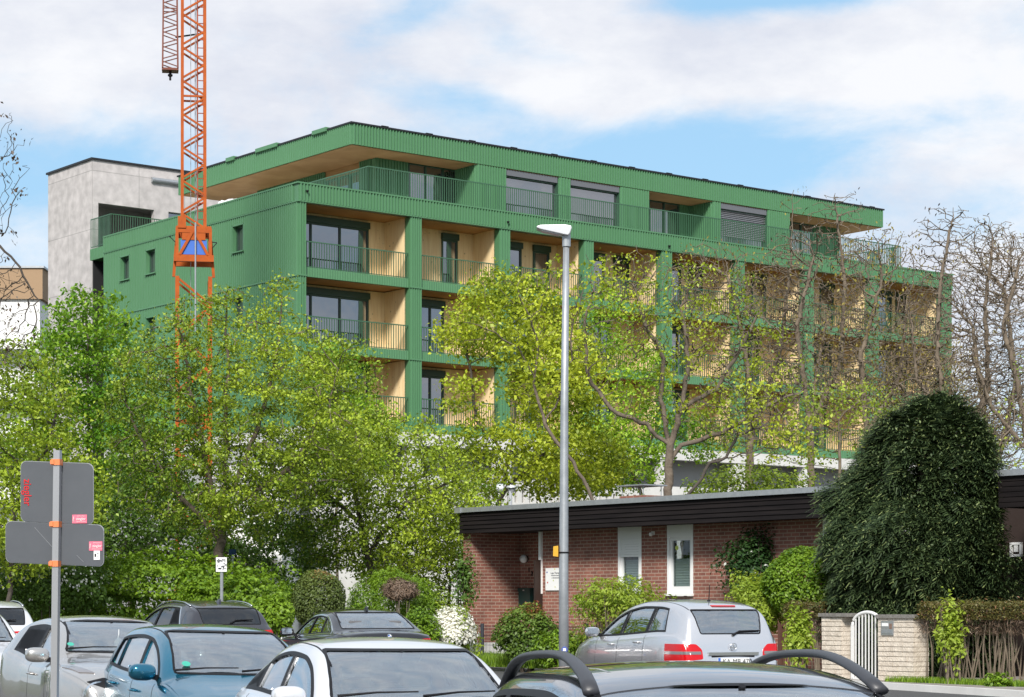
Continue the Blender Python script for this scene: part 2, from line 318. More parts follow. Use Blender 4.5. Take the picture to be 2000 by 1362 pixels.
# parapet band around the body
m = MB(); ribbox(m, -.03, LEN + .03, -.03, .30, ZPB, ZP, 'FB', depth=.055); ribbox(m, -.03, .30, .31, DEP, ZPB, ZP, 'L', depth=.055)
m.box(-.09, LEN + .09, -.09, .33, ZP, ZP + .06); m.box(-.09, .33, .33, DEP, ZP, ZP + .06); m.box(-.06, LEN + .06, -.07, .05, ZPB - .05, ZPB); m.box(-.07, .05, .05, DEP, ZPB - .05, ZPB)
m.box(LEN - .3, LEN + .03, .31, DEP, ZPB, ZP)
m.build('parapet', MT['green'], BL)
m = MB(); m.box(.3, LEN - .3, .3, DEP, ZPB - .02, ZP - .25); m.build('terrace_floor', MT['conc_white'], BL)
# short facade with windows
def wallwin(px0, px1, py0, py1):
    y1 = Ty(px0); y0 = Ty(px1); zt = Zl(py0, 0, y1); zb = Zl(py1, 0, y1); return (y0, y1, zb, zt)
wins = [wallwin(455, 478, 442, 497), wallwin(286, 306, 489, 539), wallwin(236, 255, 502, 551)]
wins += [(y0, y1, zb - PIT, zt - PIT) for y0, y1, zb, zt in wins]
m = MB(); cuts = sorted(set([0, DEP] + [v for w in wins for v in w[:2]]))
for a, b in zip(cuts, cuts[1:]):
    zs = sorted([(w[2], w[3]) for w in wins if w[0] <= a + .01 and w[1] >= b - .01]); z = BASEZ
    for z0, z1 in zs + [(ZPB - .05, None)]:
        if z0 > z: ribbed(m, (0, a), (0, b), z, z0, (-1, 0))
        if z1: z = z1
for z in (levels[0][0] - .35, levels[1][0] - .35, levels[2][0] - .35): m.box(-.075, -.0, 0, DEP, z - .06, z)
m.build('side_wall', MT['green'], BL)
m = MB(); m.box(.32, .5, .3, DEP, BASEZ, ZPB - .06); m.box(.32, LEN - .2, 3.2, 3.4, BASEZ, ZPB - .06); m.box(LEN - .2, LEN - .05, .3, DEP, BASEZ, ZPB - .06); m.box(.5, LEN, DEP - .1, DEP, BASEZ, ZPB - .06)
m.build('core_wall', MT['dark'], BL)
for y0, y1, zb, zt in wins:
    f = MB(); f.box(-.06, .30, y0, y0 + .05, zb, zt); f.box(-.06, .30, y1 - .05, y1, zb, zt); f.box(-.06, .30, y0, y1, zt - .05, zt); f.box(-.12, .30, y0, y1, zb, zb + .05)
    wn = f.build('window', MT['green'], BL)
    f = MB(); f.box(.20, .24, y0 + .05, y1 - .05, zb + .05, zt - .05); f.build('pane', MT['bglass'], wn)
    f = MB(); f.box(.14, .21, y0 + .05, y0 + .12, zb + .05, zt - .05); f.box(.14, .21, y1 - .12, y1 - .05, zb + .05, zt - .05); f.box(.14, .21, y0 + .12, y1 - .12, zt - .12, zt - .05); f.box(.14, .21, y0 + .12, y1 - .12, zb + .05, zb + .12); f.build('frame', MT['green_dark'], wn)
# pillars, storey joints
for i, (a, b) in enumerate(piers):
    m = MB(); ribbox(m, a, b, 0, .42, BASEZ, ZPB - .05, 'FR' if i else 'F', pitch=.13, depth=.04)
    for ft, fb in levels: m.box(a - .02, b + .02, -.06, .02, ft - .40, ft - .34)
    m.build('pillar', MT['green'], BL)
def railing(parent, p0, p1, z0, h, off=0, pitch=.125, nm='railing', mt=None, base=False):
    """flat-bar railing between two plan points of the parent's frame"""
    m = MB(); p0, p1 = Vector(p0), Vector(p1); L = (p1 - p0).length; d = (p1 - p0) / L; n = round(L / pitch)
    m.bar((*p0, z0 + h), (*p1, z0 + h), .035, .045); m.bar((*p0, z0 + .06), (*p1, z0 + .06), .025, .03)
    for i in range(n + 1):
        q = p0 + d * (L * i / n); m.bar((*q, z0 - (.25 if base else 0)), (*q, z0 + h - .02), .014, .05) if not i % 9 else m.bar((*q, z0), (*q, z0 + h - .02), .012, .042)
    return m.build(nm, mt or MT['rail'], parent)
def window_set(parent, x0, x1, y, z0, z1, n, box=.28, axis='x', glassm='bglass', curtain=False, mullions=None):
    """tall balcony window: frame with n leaves, blind box on top"""
    f = MB(); fw = .075; xs = mullions or [x0 + (x1 - x0) * i / n for i in range(n + 1)]
    for i, x in enumerate(xs):
        a = x if i == 0 else (x - fw if i == len(xs) - 1 else x - fw / 2); f.box(a, a + fw, y - .07, y + .05, z0, z1)
    f.box(x0 + fw, x1 - fw, y - .065, y + .045, z1 - .08, z1); f.box(x0 + fw, x1 - fw, y - .065, y + .045, z0, z0 + .08)
    if box: f.box(x0 - .02, x1 + .02, y - .16, y + .05, z1, z1 + box)
    w = f.build('window', MT['green_dark'], parent)
    for a, b in zip(xs, xs[1:]):
        p = MB(); p.box(a + fw / 2, b - fw / 2, y - .01, y + .01, z0 + .08, z1 - .08); p.build('pane', MT[glassm], w)
    return w
BK = 1.95
random.seed(4)
lay = [['A3', 'D', 'ND', 'ND', 'NWD', 'WD', 'WD', 'NW2'], ['A3', 'A2', 'A2', 'A2', 'A2', 'A2', 'A3', 'NW2'], ['A3', 'A2', 'D', 'A2', 'A2', 'A2', 'A2', 'A3']]
for r in range(3):
    zt_ = (ZPB - .05) if r == 0 else levels[r - 1][1]; ft, fb = levels[r]
    for bq in range(8):
        x0, x1 = piers[bq][1], piers[bq + 1][0]; xm0, xm1 = piers[bq][0] + .3, piers[bq + 1][0] + .02
        s = MB(); ribbox(s, x0, x1, .10, .30, fb, ft, 'F', pitch=.125, depth=.02); s.build('balcony_edge', MT['rail' if False else 'green'], BL)
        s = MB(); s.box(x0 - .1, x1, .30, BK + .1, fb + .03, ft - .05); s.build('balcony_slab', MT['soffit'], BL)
        railing(BL, (x0, .15), (x1, .15), ft - .02, RAILH + .02)
        ty = lay[r][bq]; zf = ft; zh = zt_ - .06; wt = zh - .32; w = MB(); openings = []
        xl = Sx(edges[bq][1], BK) + .02; wl_ = x1 - xl
        if ty == 'A3': openings = [(x0 + .0, Sx(719, BK), 3)] if bq == 0 else [(xl - .5, xl + wl_ * .62, 3)]
        if ty == 'A2': openings = [(xl - .3, xl + wl_ * .42, 2)]
        if ty == 'D': openings = [(Sx(862, BK), Sx(893, BK), 1)] if bq == 1 else [(xl + wl_ * .34, xl + wl_ * .34 + .95, 1)]
        if ty == 'ND': openings = [(xl - .3, xl + .62, 1), (xl + wl_ * .48, xl + wl_ * .48 + .95, 1)]
        if ty == 'NWD': openings = [(xl - .3, xl + .55, 1), (xl + wl_ * .46, xl + wl_ * .46 + .9, 1)]
        if ty == 'WD': openings = [(xl + wl_ * .2, xl + wl_ * .2 + 1.0, 1)]
        if ty == 'NW2': openings = [(xl - .3, xl + .95, 1), (xl + 1.25, xl + 2.1, 1)]
        cur = x0 - (.9 if bq == 0 else .2)
        if bq == 0: cur = .35; openings[0] = (.38, openings[0][1], 3)
        for a, b, n in openings:
            if a > cur + .05: w.box(cur, a, BK, BK + .12, zf, zt_)
            w.box(a, b, BK, BK + .12, wt + .28, zt_)
            window_set(BL, a, b, BK + .02, zf + .04, wt, n, .27); cur = b
        if cur < x1: w.box(cur, x1 + .2, BK, BK + .12, zf, zt_)
        w.build('timber_wall', MT['ply'], BL)
        w = MB(); w.box(x1 + .02, x1 + .10, .43, BK, zf - .2, zt_); w.box(x1 + .01, x1 + .018, .35, .43, zf, zt_); w.build('party_wall', MT['ply'], BL)
    s = MB(); s.box(.4, LEN - .4, .31, BK + .12, zt_ + .001, zt_ + .03) if r == 0 else None
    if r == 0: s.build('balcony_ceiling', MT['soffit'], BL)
# ---- set-back top storey
ra, rb = 3.67, 1.57; re = 36.75
ZR = Zl(241, ra, rb); ZRB = Zl(281.5, ra, rb); ZT0 = ZP - .3
ydeep = Ty(350, ra) - 2.4
m = MB(); ribbox(m, ra, re, rb, ydeep + 2.4, ZRB, ZR, 'FLR', depth=.055); m.build('roof_fascia', MT['green'], BL)
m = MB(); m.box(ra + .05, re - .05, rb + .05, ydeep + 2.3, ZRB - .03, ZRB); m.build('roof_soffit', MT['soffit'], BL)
m = MB(); m.box(ra - .08, re + .08, rb - .08, ydeep + 2.5, ZR, ZR + .07)
for i in range(14):
    x = ra + 1.5 + i * 2.35; m.box(x, x + .35, rb - .10, rb - .02, ZR + .07, ZR + .10)
m.build('roof_edge', MT['roofblack'], BL)
m = MB()
for y0, y1 in ((1.8, 2.9), (5.8, 7.6), (9.5, 10.2)): m.box(ra - .14, ra + .3, rb + y0, rb + y1, ZR - .03, ZR + .14)
m.build('roof_flashing', MT['green'], BL)
def seg(px0, px1, b): return Sx(px0, b), Sx(px1, b)
rd = 3.15
a2 = Sx(733, rd)
_rb = ribbox
def ribbox(m_, *a, **k): q = MB(); _rb(q, *a, **k); q.build('top_storey_wall', MT['green'], BL)
m = None
ribbox(m, *seg(931, 988, rb), rb + .005, rd, ZT0, ZRB - .031, 'FL'); ribbox(m, *seg(1091, 1113.5, rb), rb + .005, rd, ZT0, ZRB - .031, 'F')
ribbox(m, *seg(1211, 1267, rb), rb + .005, rd, ZT0, ZRB - .031, 'FR'); ribbox(m, *seg(1392, 1407, rb), rb + .005, rd, ZT0, ZRB - .031, 'FL'); ribbox(m, *seg(1499, 1542, rb), rb + .005, rd, ZT0, ZRB - .031, 'F')
ribbox(m, a2, Sx(796, rd), rd, rd + .3, ZT0, ZRB - .031, 'F'); ribbox(m, Sx(899, rd), Sx(931, rb) + .1, rd, rd + .3, ZT0, ZRB - .031, 'F')
ribbox(m, Sx(1327, rd), Sx(1392, rb) + .1, rd, rd + .3, ZT0, ZRB - .031, 'F'); ribbox(m, Sx(1587, rd), Sx(1639, rd), rd, rd + .3, ZT0, ZRB - .031, 'FR')
ly = Ty(703, a2); ly2 = Ty(634, a2); ribbox(m, a2, a2 + .3, rd + .31, ly, ZT0, ZRB - .031, 'L'); ribbox(m, a2, a2 + .3, ly2, ydeep - 1, ZT0, ZRB - .031, 'L')
ribbox = _rb
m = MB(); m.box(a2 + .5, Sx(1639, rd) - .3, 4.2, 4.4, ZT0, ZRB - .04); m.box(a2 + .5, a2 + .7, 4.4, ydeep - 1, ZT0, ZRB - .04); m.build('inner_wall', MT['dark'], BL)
zw = Zl(322, Sx(830, rd), rd)
x0, x1 = seg(797, 899, rd); window_set(BL, x0, x1, rd + .05, ZT0 + .3, zw, 3, .2)
x0, x1 = seg(1267, 1327, rd); window_set(BL, x0, x1, rd + .05, ZT0 + .3, zw, 2, .2)
x0, x1 = seg(1542, 1587, rd); window_set(BL, x0, x1, rd + .05, ZT0 + .3, zw, 2, .2)
MT['slate'] = mat('slate_grey', (.13, .135, .15), .5); MT['curtain'] = mat('pale_glass', (.3, .32, .33), .1)
for p0, p1 in ((988, 1091), (1113.5, 1211.5), (1407, 1499)):
    x0, x1 = seg(p0, p1, rb); f = MB(); zt = ZRB - .30
    f.box(x0, x0 + .05, rb + .05, rb + .35, ZT0, ZRB - .04); f.box(x1 - .05, x1, rb + .05, rb + .35, ZT0, ZRB - .04); f.box(x0 + .05, x1 - .05, rb + .12, rb + .2, zt - .06, zt); f.box(x0 + .05, x1 - .05, rb + .12, rb + .2, ZT0 + .3, ZT0 + .4)
    w = f.build('window', MT['green_dark'], BL); g = MB(); g.box(x0 + .05, x1 - .05, rb + .22, rb + .24, ZT0 + .3, zt - .06); g.build('pane', MT['bglass'], w)
    g = MB(); g.box(x0 + .05, x1 - .05, rb + .02, rb + .3, zt, ZRB - .05); g.build('blind_box', MT['slate'], w)
    if p0 == 1407:
        g = MB()
        for i in range(15): z = zt - .08 - i * .085; g.bar((x0 + .06, rb + .14, z), (x1 - .06, rb + .14, z), .06, .022, up=(0, .5, 1))
        g.build('blind', MT['alu'], w)
y0, y1 = ly, ly2
f = MB()
ys_ = [y0 + (y1 - y0) * i / 3 for i in range(4)]
for y in ys_: f.box(a2 + .05, a2 + .2, y - .05, y + .05, ZT0, ZRB - .45)
f.box(a2 + .05, a2 + .2, y0, y1, ZRB - .5, ZRB - .42); w = f.build('window', MT['green_dark'], BL)
g = MB(); g.box(a2 + .12, a2 + .14, y0, y1, ZT0 + .2, ZRB - .5); g.build('pane', MT['bglass'], w)
g = MB(); g.box(a2 + .06, a2 + .22, y0, y1, ZRB - .42, ZRB - .04); g.build('lintel', MT['soffit'], BL)
# terrace railing
qa, qb, qe = 3.6, .20, 36.6
railing(BL, (qa, qb), (qe, qb), ZP + .05, 1.12, pitch=.12); railing(BL, (qa, qb), (qa, 9.0), ZP + .05, 1.12, pitch=.12); railing(BL, (qe, qb), (qe, 6.0), ZP + .05, 1.12, pitch=.12)
# small camera domes on the parapet
for px in (583.6, 989, 1304, 1581):
    x = Sx(px) if px > 600 else .35
    s = MB(); s.lathe([(0, -.05), (.04, -.045), (.06, -.01), (.06, .03), (.0, .03)], (x, -.13, Zl(374 + (px - 583) * .149, x, 0)), 'z', 12); s.box(x - .02, x + .02, -.1, -.03, Zl(374 + (px - 583) * .149, x, 0), Zl(374 + (px - 583) * .149, x, 0) + .03); s.build('camera_dome', MT['black'], BL)
# base storey
m = MB(); m.box(-.02, LEN, -.02, .5, BASEZ - .55, BASEZ - .02); m.box(-.02, .5, .5, DEP, BASEZ - .55, BASEZ - .02)
m.build('base_beam', MT['conc_white'], BL)
for i, (a, b) in enumerate(piers):
    m = MB(); c = (a + b) / 2; m.box(c - .38, c + .38, .02, .45, 0, BASEZ - .56); m.build('base_column', MT['conc_white'], BL)
m = MB(); m.box(.1, LEN - .1, 1.2, 1.4, 0, BASEZ - .03); m.box(.1, .3, 1.4, DEP, 0, BASEZ - .03); m.build('base_wall', MT['grey_wall'], BL)
m = MB(); zc = BASEZ - 1.9
m.box(0, LEN + 8, -1.2, -.9, 0, zc - 1.0)
n = 120
for i in range(n):
    x = (LEN + 8) * i / n; m.box(x, x + (LEN + 8) / n * .62, -1.2, -.9, zc - 1.0, zc - .45)
m.box(0, LEN + 8, -1.2, -.9, zc - .45, zc); m.build('garden_wall', MT['conc_white'], BL)
for k_, (px, w_, h_) in enumerate(((434, .75, .42), (496, .4, .2))):
    y_ = Ty(px, .6); R_ = np.random.default_rng(k_); bm = bmesh.new(); bmesh.ops.create_icosphere(bm, subdivisions=3, radius=1)
    for v in bm.verts: n_ = 1 + .12 * math.sin(v.co.x * 5 + k_) + .1 * math.sin(v.co.y * 7) + R_.normal(0, .02); v.co = Vector((v.co.x * .45 * n_, v.co.y * w_ * n_, max(-.02, (v.co.z * .9 + .25) * h_ * n_)))
    me = bpy.data.meshes.new('sack'); bm.to_mesh(me); bm.free(); lx, ly_ = 1.0, y_; o = link('sack', me, MT['white_paint'], None, True); o.rotation_euler.z = BR
    o.location = (OX + .787 * lx - .617 * ly_, OY + .617 * lx + .787 * ly_, ZP + .02); tag(o, ['tall white plastic sack on the terrace nearest the crane', 'small white sack on the terrace farthest from the crane'][k_], 'sack', 'white sacks on the terrace')
# ================================================================== CONCRETE TOWER
dT = 108.0; TX = X(180, dT); tw = thing('concrete_tower', 'bare grey concrete block with an open loggia behind the green building', 'building', (TX, dT, 0), BR)
ZTW = Z(312, dT)
def Stx(px, b=0): k = (px - CX) / F; return (k * (dT + .787 * b) - TX + .617 * b) / (.787 - k * .617)
def Tty(px): k = (px - CX) / F; return (TX - k * dT) / (.617 + k * .787)
t0 = Tty(94); ox0, ox1 = Stx(192), Stx(301); zo1 = Z(395, dT); zo0 = Z(497, dT); wx0, wx1 = Stx(329), Stx(372); wl = 12.0
m = MB(); m.box(0, ox0, 0, t0, 0, ZTW); m.box(ox0, wl, 0, .3, zo1, ZTW); m.box(ox1, wx0, 0, .3, 0, zo1); m.box(wx0, wl, 0, .3, 0, zo1 - 2.4); m.box(ox0, wl, 3.2, t0, 0, ZTW); m.box(ox0, wl, .3, 3.2, zo1 + .4, ZTW); m.box(ox0 + .01, ox1, 0, .3, 0, zo0 - 3.1)
m.box(wx1, wl, 0, .3, zo1 - 2.4, zo1)
m.build('wall', MT['conc'], tw)
m = MB(); m.box(wx0 - .01, wx1, .22, .25, zo1 - 2.4, zo1); m.build('window', MT['bglass'], tw)
m = MB(); m.box(-.08, wl + .1, -.08, t0 + .1, ZTW, ZTW + .1); m.build('roof_edge', MT['roofblack'], tw)
m = MB(); a = Stx(318, -1.2); m.tube([(a, -.05, Z(336, dT)), (a + 3, -.05, Z(336, dT) + .02)], .14, 12); m.build('vent_pipe', MT['galv'], tw)
# green railed balcony beside the tower
dG = 105.5; gx = X(217, dG); gb = thing('balcony_cage', 'green barred corner balcony at the far left end of the green building', 'balcony', (gx, dG, 0), BR)
zt = Z(418, dG); m = MB(); m.box(-.02, .25, 0, 1.0, zt - 1.95, zt - 1.5) ; m.box(.25, 6, 0, 4, zt - 1.95, zt - 1.5)
gl = 2.1
m = MB(); ribbox(m, 0, 6, 0, gl, zt - 2.0, zt - 1.45, 'FLB'); m.build('slab', MT['green'], gb)
railing(gb, (0, 0), (6, 0), zt - 1.42, 1.42, nm='railing', pitch=.13); railing(gb, (0, 0), (0, gl), zt - 1.42, 1.42, nm='railing', pitch=.13)
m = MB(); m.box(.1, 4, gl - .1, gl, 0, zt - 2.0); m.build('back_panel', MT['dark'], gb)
# ================================================================== FAR BUILDINGS
def simple_block(px0, px1, py, d, label, w1, w2, nfl, rotp=False, name='apartment_building', ptop=60):
    x0, x1 = X(px0, d), X(px1, d); zt = Z(py, d); t = thing(name, label, 'building', (x0, d, 0), 0)
    m = MB(); m.box(0, x1 - x0, 0, 10, zt - ptop * d / F, zt); m.build('upper_wall', w1, t); m = MB(); m.box(.2, x1 - x0 - .2, .2, 9.8, 0, zt - ptop * d / F); m.build('wall', w2, t)
    m = MB(); m.box(-.1, x1 - x0 + .1, -.1, 10.1, zt, zt + .12); m.build('roof_edge', MT['galv'], t)
    z = zt - ptop * d / F - 2.9
    for k in range(nfl):
        n = int((x1 - x0) / 3.4)
        for i in range(n):
            a = .9 + i * 3.4; f = MB(); f.box(a, a + 2.1, .08, .2, z + .4, z + 2.2); w = f.build('window', MT['white'], t); g = MB(); g.box(a + .08, a + 1.0, .05, .1, z + .48, z + 2.12); g.box(a + 1.1, a + 2.02, .05, .1, z + .48, z + 2.12); g.build('pane', MT['bglass2'], w)
        b_ = MB(); b_.box(.4, x1 - x0 - .4, -1.1, -1.0, z - .1, z + .9); b_.box(.4, x1 - x0 - .4, -1.0, .2, z - .15, z - .02); b_.build('balcony', MT['white_paint'], t)
        z -= 2.9
    return t
MT['tan'] = mat('tan_cladding', (.33, .22, .13), .8)
simple_block(-260, 83, 524, 125, 'white apartment block with a tan top storey at the left edge', MT['tan'], MT['white_paint'], 5)
simple_block(395, 560, 905, 82, 'low white building seen through the trees behind the crane foot', MT['white_paint'], MT['white_paint'], 1, ptop=30)
# ================================================================== CRANE
dC = 80.0
CRN = thing('tower_crane', 'orange lattice tower crane standing in front of the green building', 'crane', (X(378, dC), dC, 0), rad(9))
def lattice(mb, w0, w1, z0, z1, nb, ch=.085, br=.055, c=(0, 0), mids=True, faces=(0, 1, 2, 3), alt=True):
    hz = (z1 - z0) / nb
    def cor(k, z): s = (w0 + (w1 - w0) * (z - z0) / (z1 - z0)) / 2; return Vector((c[0] + (-s, s, s, -s)[k], c[1] + (-s, -s, s, s)[k], z))
    for k in range(4): mb.bar(cor(k, z0), cor(k, z1), ch)
    for i in range(nb):
        za, zb = z0 + i * hz, z0 + (i + 1) * hz
        for k in faces:
            a, b = (k, (k + 1) % 4) if (i + (k > 1)) % 2 else ((k + 1) % 4, k)
            mb.bar(cor(a, za + .05), cor(b, zb - .05), br)
            if k % 2 == 0 and i % 8 == 7: mb.bar(cor(k, zb), cor((k + 1) % 4, zb), br)
zA = Z(452, dC); zB = Z(-260, dC)
m = MB(); lattice(m, .82, .80, zA, zB, 22, .105, .066); m.build('mast', MT['orange'], CRN)
m = MB(); z = zA + .5
while z < zB: m.bar((.16, .34, z), (.36, .34, z), .03); z += .3
m.bar((.15, .34, zA), (.15, .34, zB), .045); m.bar((.37, .34, zA), (.37, .34, zB), .03); m.build('ladder', MT['redorange'], CRN)
m = MB(); m.tube([(.06, -.1, Z(640, dC)), (.06, -.1, zB)], .018, 6); m.tube([(-.1, .1, Z(640, dC)), (-.1, .1, zB)], .012, 6); m.tube([(.12, -.2, zA), (.1, -.2, zB)], .012, 6); m.build('hoist_rope', MT['galv'], CRN)
# lower telescoping section
zL0, zL1 = Z(1120, dC), Z(545, dC)
m = MB(); lattice(m, 1.18, 1.18, 0, zL1, 13, .14, .075); m.build('outer_mast', MT['orange'], CRN)
m = MB(); h = .60
m.box(-h - .03, h + .03, -h - .05, -h + .06, zA - .16, zA + .08); m.box(-h - .03, h + .03, h - .06, h + .05, zA - .16, zA + .08); m.box(-h - .04, -h + .08, -h, h, zA - .16, zA + .07); m.box(h - .08, h + .04, -h, h, zA - .16, zA + .07)
m.box(-.42, .42, -h - .04, -h + .03, zA - .42, zA - .17); m.box(-h + .03, -h + .32, -h - .09, -h + .05, zA + .0, zA + .42)
zc0 = Z(510, dC)
m.box(-h - .12, h + .12, -h - .08, -h + .1, zc0 - .12, zc0 + .12); m.box(-h - .12, h + .12, h - .1, h + .08, zc0 - .12, zc0 + .12)
for s in (-1, 1):
    m.bar((s * h, -h, zc0), (s * h, -h, zA), .11); m.bar((s * h, h, zc0), (s * h, h, zA), .11); m.bar((s * .52, -h - .03, zc0 + .1), (s * .06, -h - .03, zA - .15), .10); m.bar((s * (h + .12), -h + .2, zL1), (s * (h + .02), -h + .2, zA - .4), .10)
m.build('climbing_frame', MT['orange'], CRN)
m = MB(); m.box(-.47, .47, -h - .01, -h + .5, zc0 + .14, zc0 + .66); m.build('drive_housing', MT['blue'], CRN)
m = MB(); m.bar((-h - .02, -h, zA - .55), (-h - .28, -h, zA - .30), .03); m.bar((h + .02, -h, zA - .75), (h + .24, -h, zA - .5), .03); m.bar((h + .24, -h, zA - .5), (h + .05, -h, zA - .48), .03); m.build('bracket', MT['black'], CRN)
m = MB(); m.tube([(.06, -h - .1, zA + .2), (.06, -h - .1, zL1 - 2)], .03, 8); m.build('cable_tube', MT['galv'], CRN)
# folded jib section hanging beside the mast
jc = (X(344, dC + 1.2) - X(379, dC), 1.2)
m = MB(); zj = Z(122, dC); lattice(m, .56, .40, zj, zB, 26, .06, .035, c=jc); m.box(jc[0] - .30, jc[0] + .30, jc[1] - .28, jc[1] + .28, zj - .08, zj)
m.build('jib_section', mat('jib_paint', (.16, .04, .02), .6), CRN)
m = MB(); m.lathe([(.0, .0), (.05, 0), (.05, -.10), (.09, -.11), (.09, -.17), (.04, -.2), (.04, -.32), (0, -.34)], (jc[0], jc[1], zj - .08), 'z', 10); m.build('jib_end', MT['black'], CRN)
for k in range(3):
    m = MB(); m.bar((jc[0] + .2, jc[1], zj + 1.2 + k * 4.2), (.43, .43, zj + 1.2 + k * 4.2), .05); m.build('jib_bracket', MT['black'], CRN)
m = MB(); m.box(-1.9, 1.9, -1.9, 1.9, .1, .6); m.build('ballast_base', MT['conc_white'], CRN)
for sx in (-1, 1):
    for sy in (-1, 1):
        m = MB(); m.bar((sx * .6, sy * .6, 2.2), (sx * 1.7, sy * 1.7, .6), .15); m.build('brace', MT['orange'], CRN)
# ================================================================== BUNGALOW
dB = 51.5
BX, BY = X(1300, dB), dB
# local frame: +x runs along the front towards the viewer's right (nearer), +y into the house
BA = math.atan2(-.787, .617)
BG = thing('brick_bungalow', 'flat roofed red brick bungalow with dark timber fascia behind the street fence', 'house', (BX, BY, 0), BA)
def Bs(px, b=0):   # b metres into the house; inward normal = (.787,.617)
    k = (px - CX) / F; return (k * (BY + .617 * b) - BX - .787 * b) / (.617 + k * .787)
def Bz(py, s, b=0): return Z(py, BY - .787 * s + .617 * b)
MT['brick'] = brickmat('red_brick', (.285, .112, .080), (.20, .078, .058), (.37, .275, .215), .25, .0833, .011, noise_amt=.25)
MT['fascia'] = woodmat('black_stained_timber', (.015, .012, .012), (.009, .0075, .008), .8, 14, .75, False)
fo = -.75                                              # fascia stands proud of the wall
sL = Bs(900, fo); sR = Bs(1672, fo)
zt = Bz(993, sL, fo); zm = Bz(1002, sL, fo); zf = Bz(1042.5, sL, fo); zg = .70
sW0 = Bs(1060); sPL = Bs(905, -.6)
wd = [(Bs(1207.5), Bs(1253), 1160), (Bs(1303.5), Bs(1354), 1160), (Bs(1608), Bs(1640), 1160)]
winz = [Bz(1160, wd[1][0]), Bz(1050, wd[1][0]), zf + .05]
m = MB(); cur = sW0
for a, b, _ in wd:
    m.box(cur, a, 0, .3, .1, zf + .3); m.box(a, b, .02, .3, .1, winz[0] - .06); cur = b
m.box(cur, sR + .3, 0, .3, .1, zf + .3)
m.box(sW0, sW0 + .3, .3, 3.6, .1, zf + .3)            # porch right cheek
sP = sPL; bp = .3
while Bs(1015, bp) > sP + .28: bp += .02
m.box(sP, sP + .28, fo + .15, bp, .1, zf + .3)        # porch left wall
m.box(sP + .28, sW0, bp, bp + .3, .1, zf + .3)
pass
m.build('wall', MT['brick'], BG)
m = MB(); m.box(sP + 1.99, sP + 2.01, .3, .31, .8, .9)
m = MB(); m.box(sW0 - .06, sW0 - .002, bp - 1.3, bp - .3, zg, zg + 2.1); dr = m.build('door', mat('dark_door', (.03, .018, .014), .5), BG); m = MB(); m.tube([(sW0 - .1, bp - 1.2, zg + .9), (sW0 - .1, bp - 1.2, zg + 1.2)], .015); m.build('handle', MT['alu'], dr)
m = MB(); m.box(sL, sR, fo, 9, zf + .25, zm); m.build('roof', MT['fascia'], BG)
m = MB(); nb = 5; hz = (zm - zf) / nb
for i in range(nb):
    z = zf + i * hz; lip = .012 * (i + 1) * 0 + .03
    m.add([(sL - .03, fo - lip, z), (sR, fo - lip, z), (sR, fo - .005, z + hz - .006), (sL - .03, fo - .005, z + hz - .006), (sL - .03, fo + .03, z), (sR, fo + .03, z), (sR, fo + .03, z + hz - .006), (sL - .03, fo + .03, z + hz - .006)],
          [(0, 1, 2, 3), (7, 6, 5, 4), (0, 4, 5, 1), (3, 2, 6, 7), (0, 3, 7, 4), (1, 5, 6, 2)])
    m.box(sL - .03, sL + .02, fo, 9, z + .004, z + hz - .006)
m.build('fascia_boards', MT['fascia'], BG)
m = MB(); m.box(sL, sR, fo + .04, .8, zf + .02, zf + .2); m.build('eaves_soffit', MT['fascia'], BG)
m = MB(); m.box(sL - .09, sR, fo - .09, fo + .3, zm, zt); m.box(sL - .09, sL + .3, fo + .3, 9, zm, zt); m.box(sL - .12, sL + .12, fo - .12, fo + .1, zm - .01, zt + .01); m.build('roof_trim', MT['galv'], BG)
m = MB(); m.box(sP + .28, sW0 + 2, fo - .3, bp, zg - .25, zg); m.build('porch_floor', MT['conc_white'], BG)
m = MB(); m.box(sW0 - .1, sW0 - .0, -.06, .04, zg + .0 + 1.25 - .0, zf); m.box(sW0 - .12, sW0 - .02, -.02, .06, zg + .55, zg + 1.3); m.build('downpipe', MT['white'], BG)
MT['pleat'] = mat('pleated_blind', (.78, .82, .80), .8)
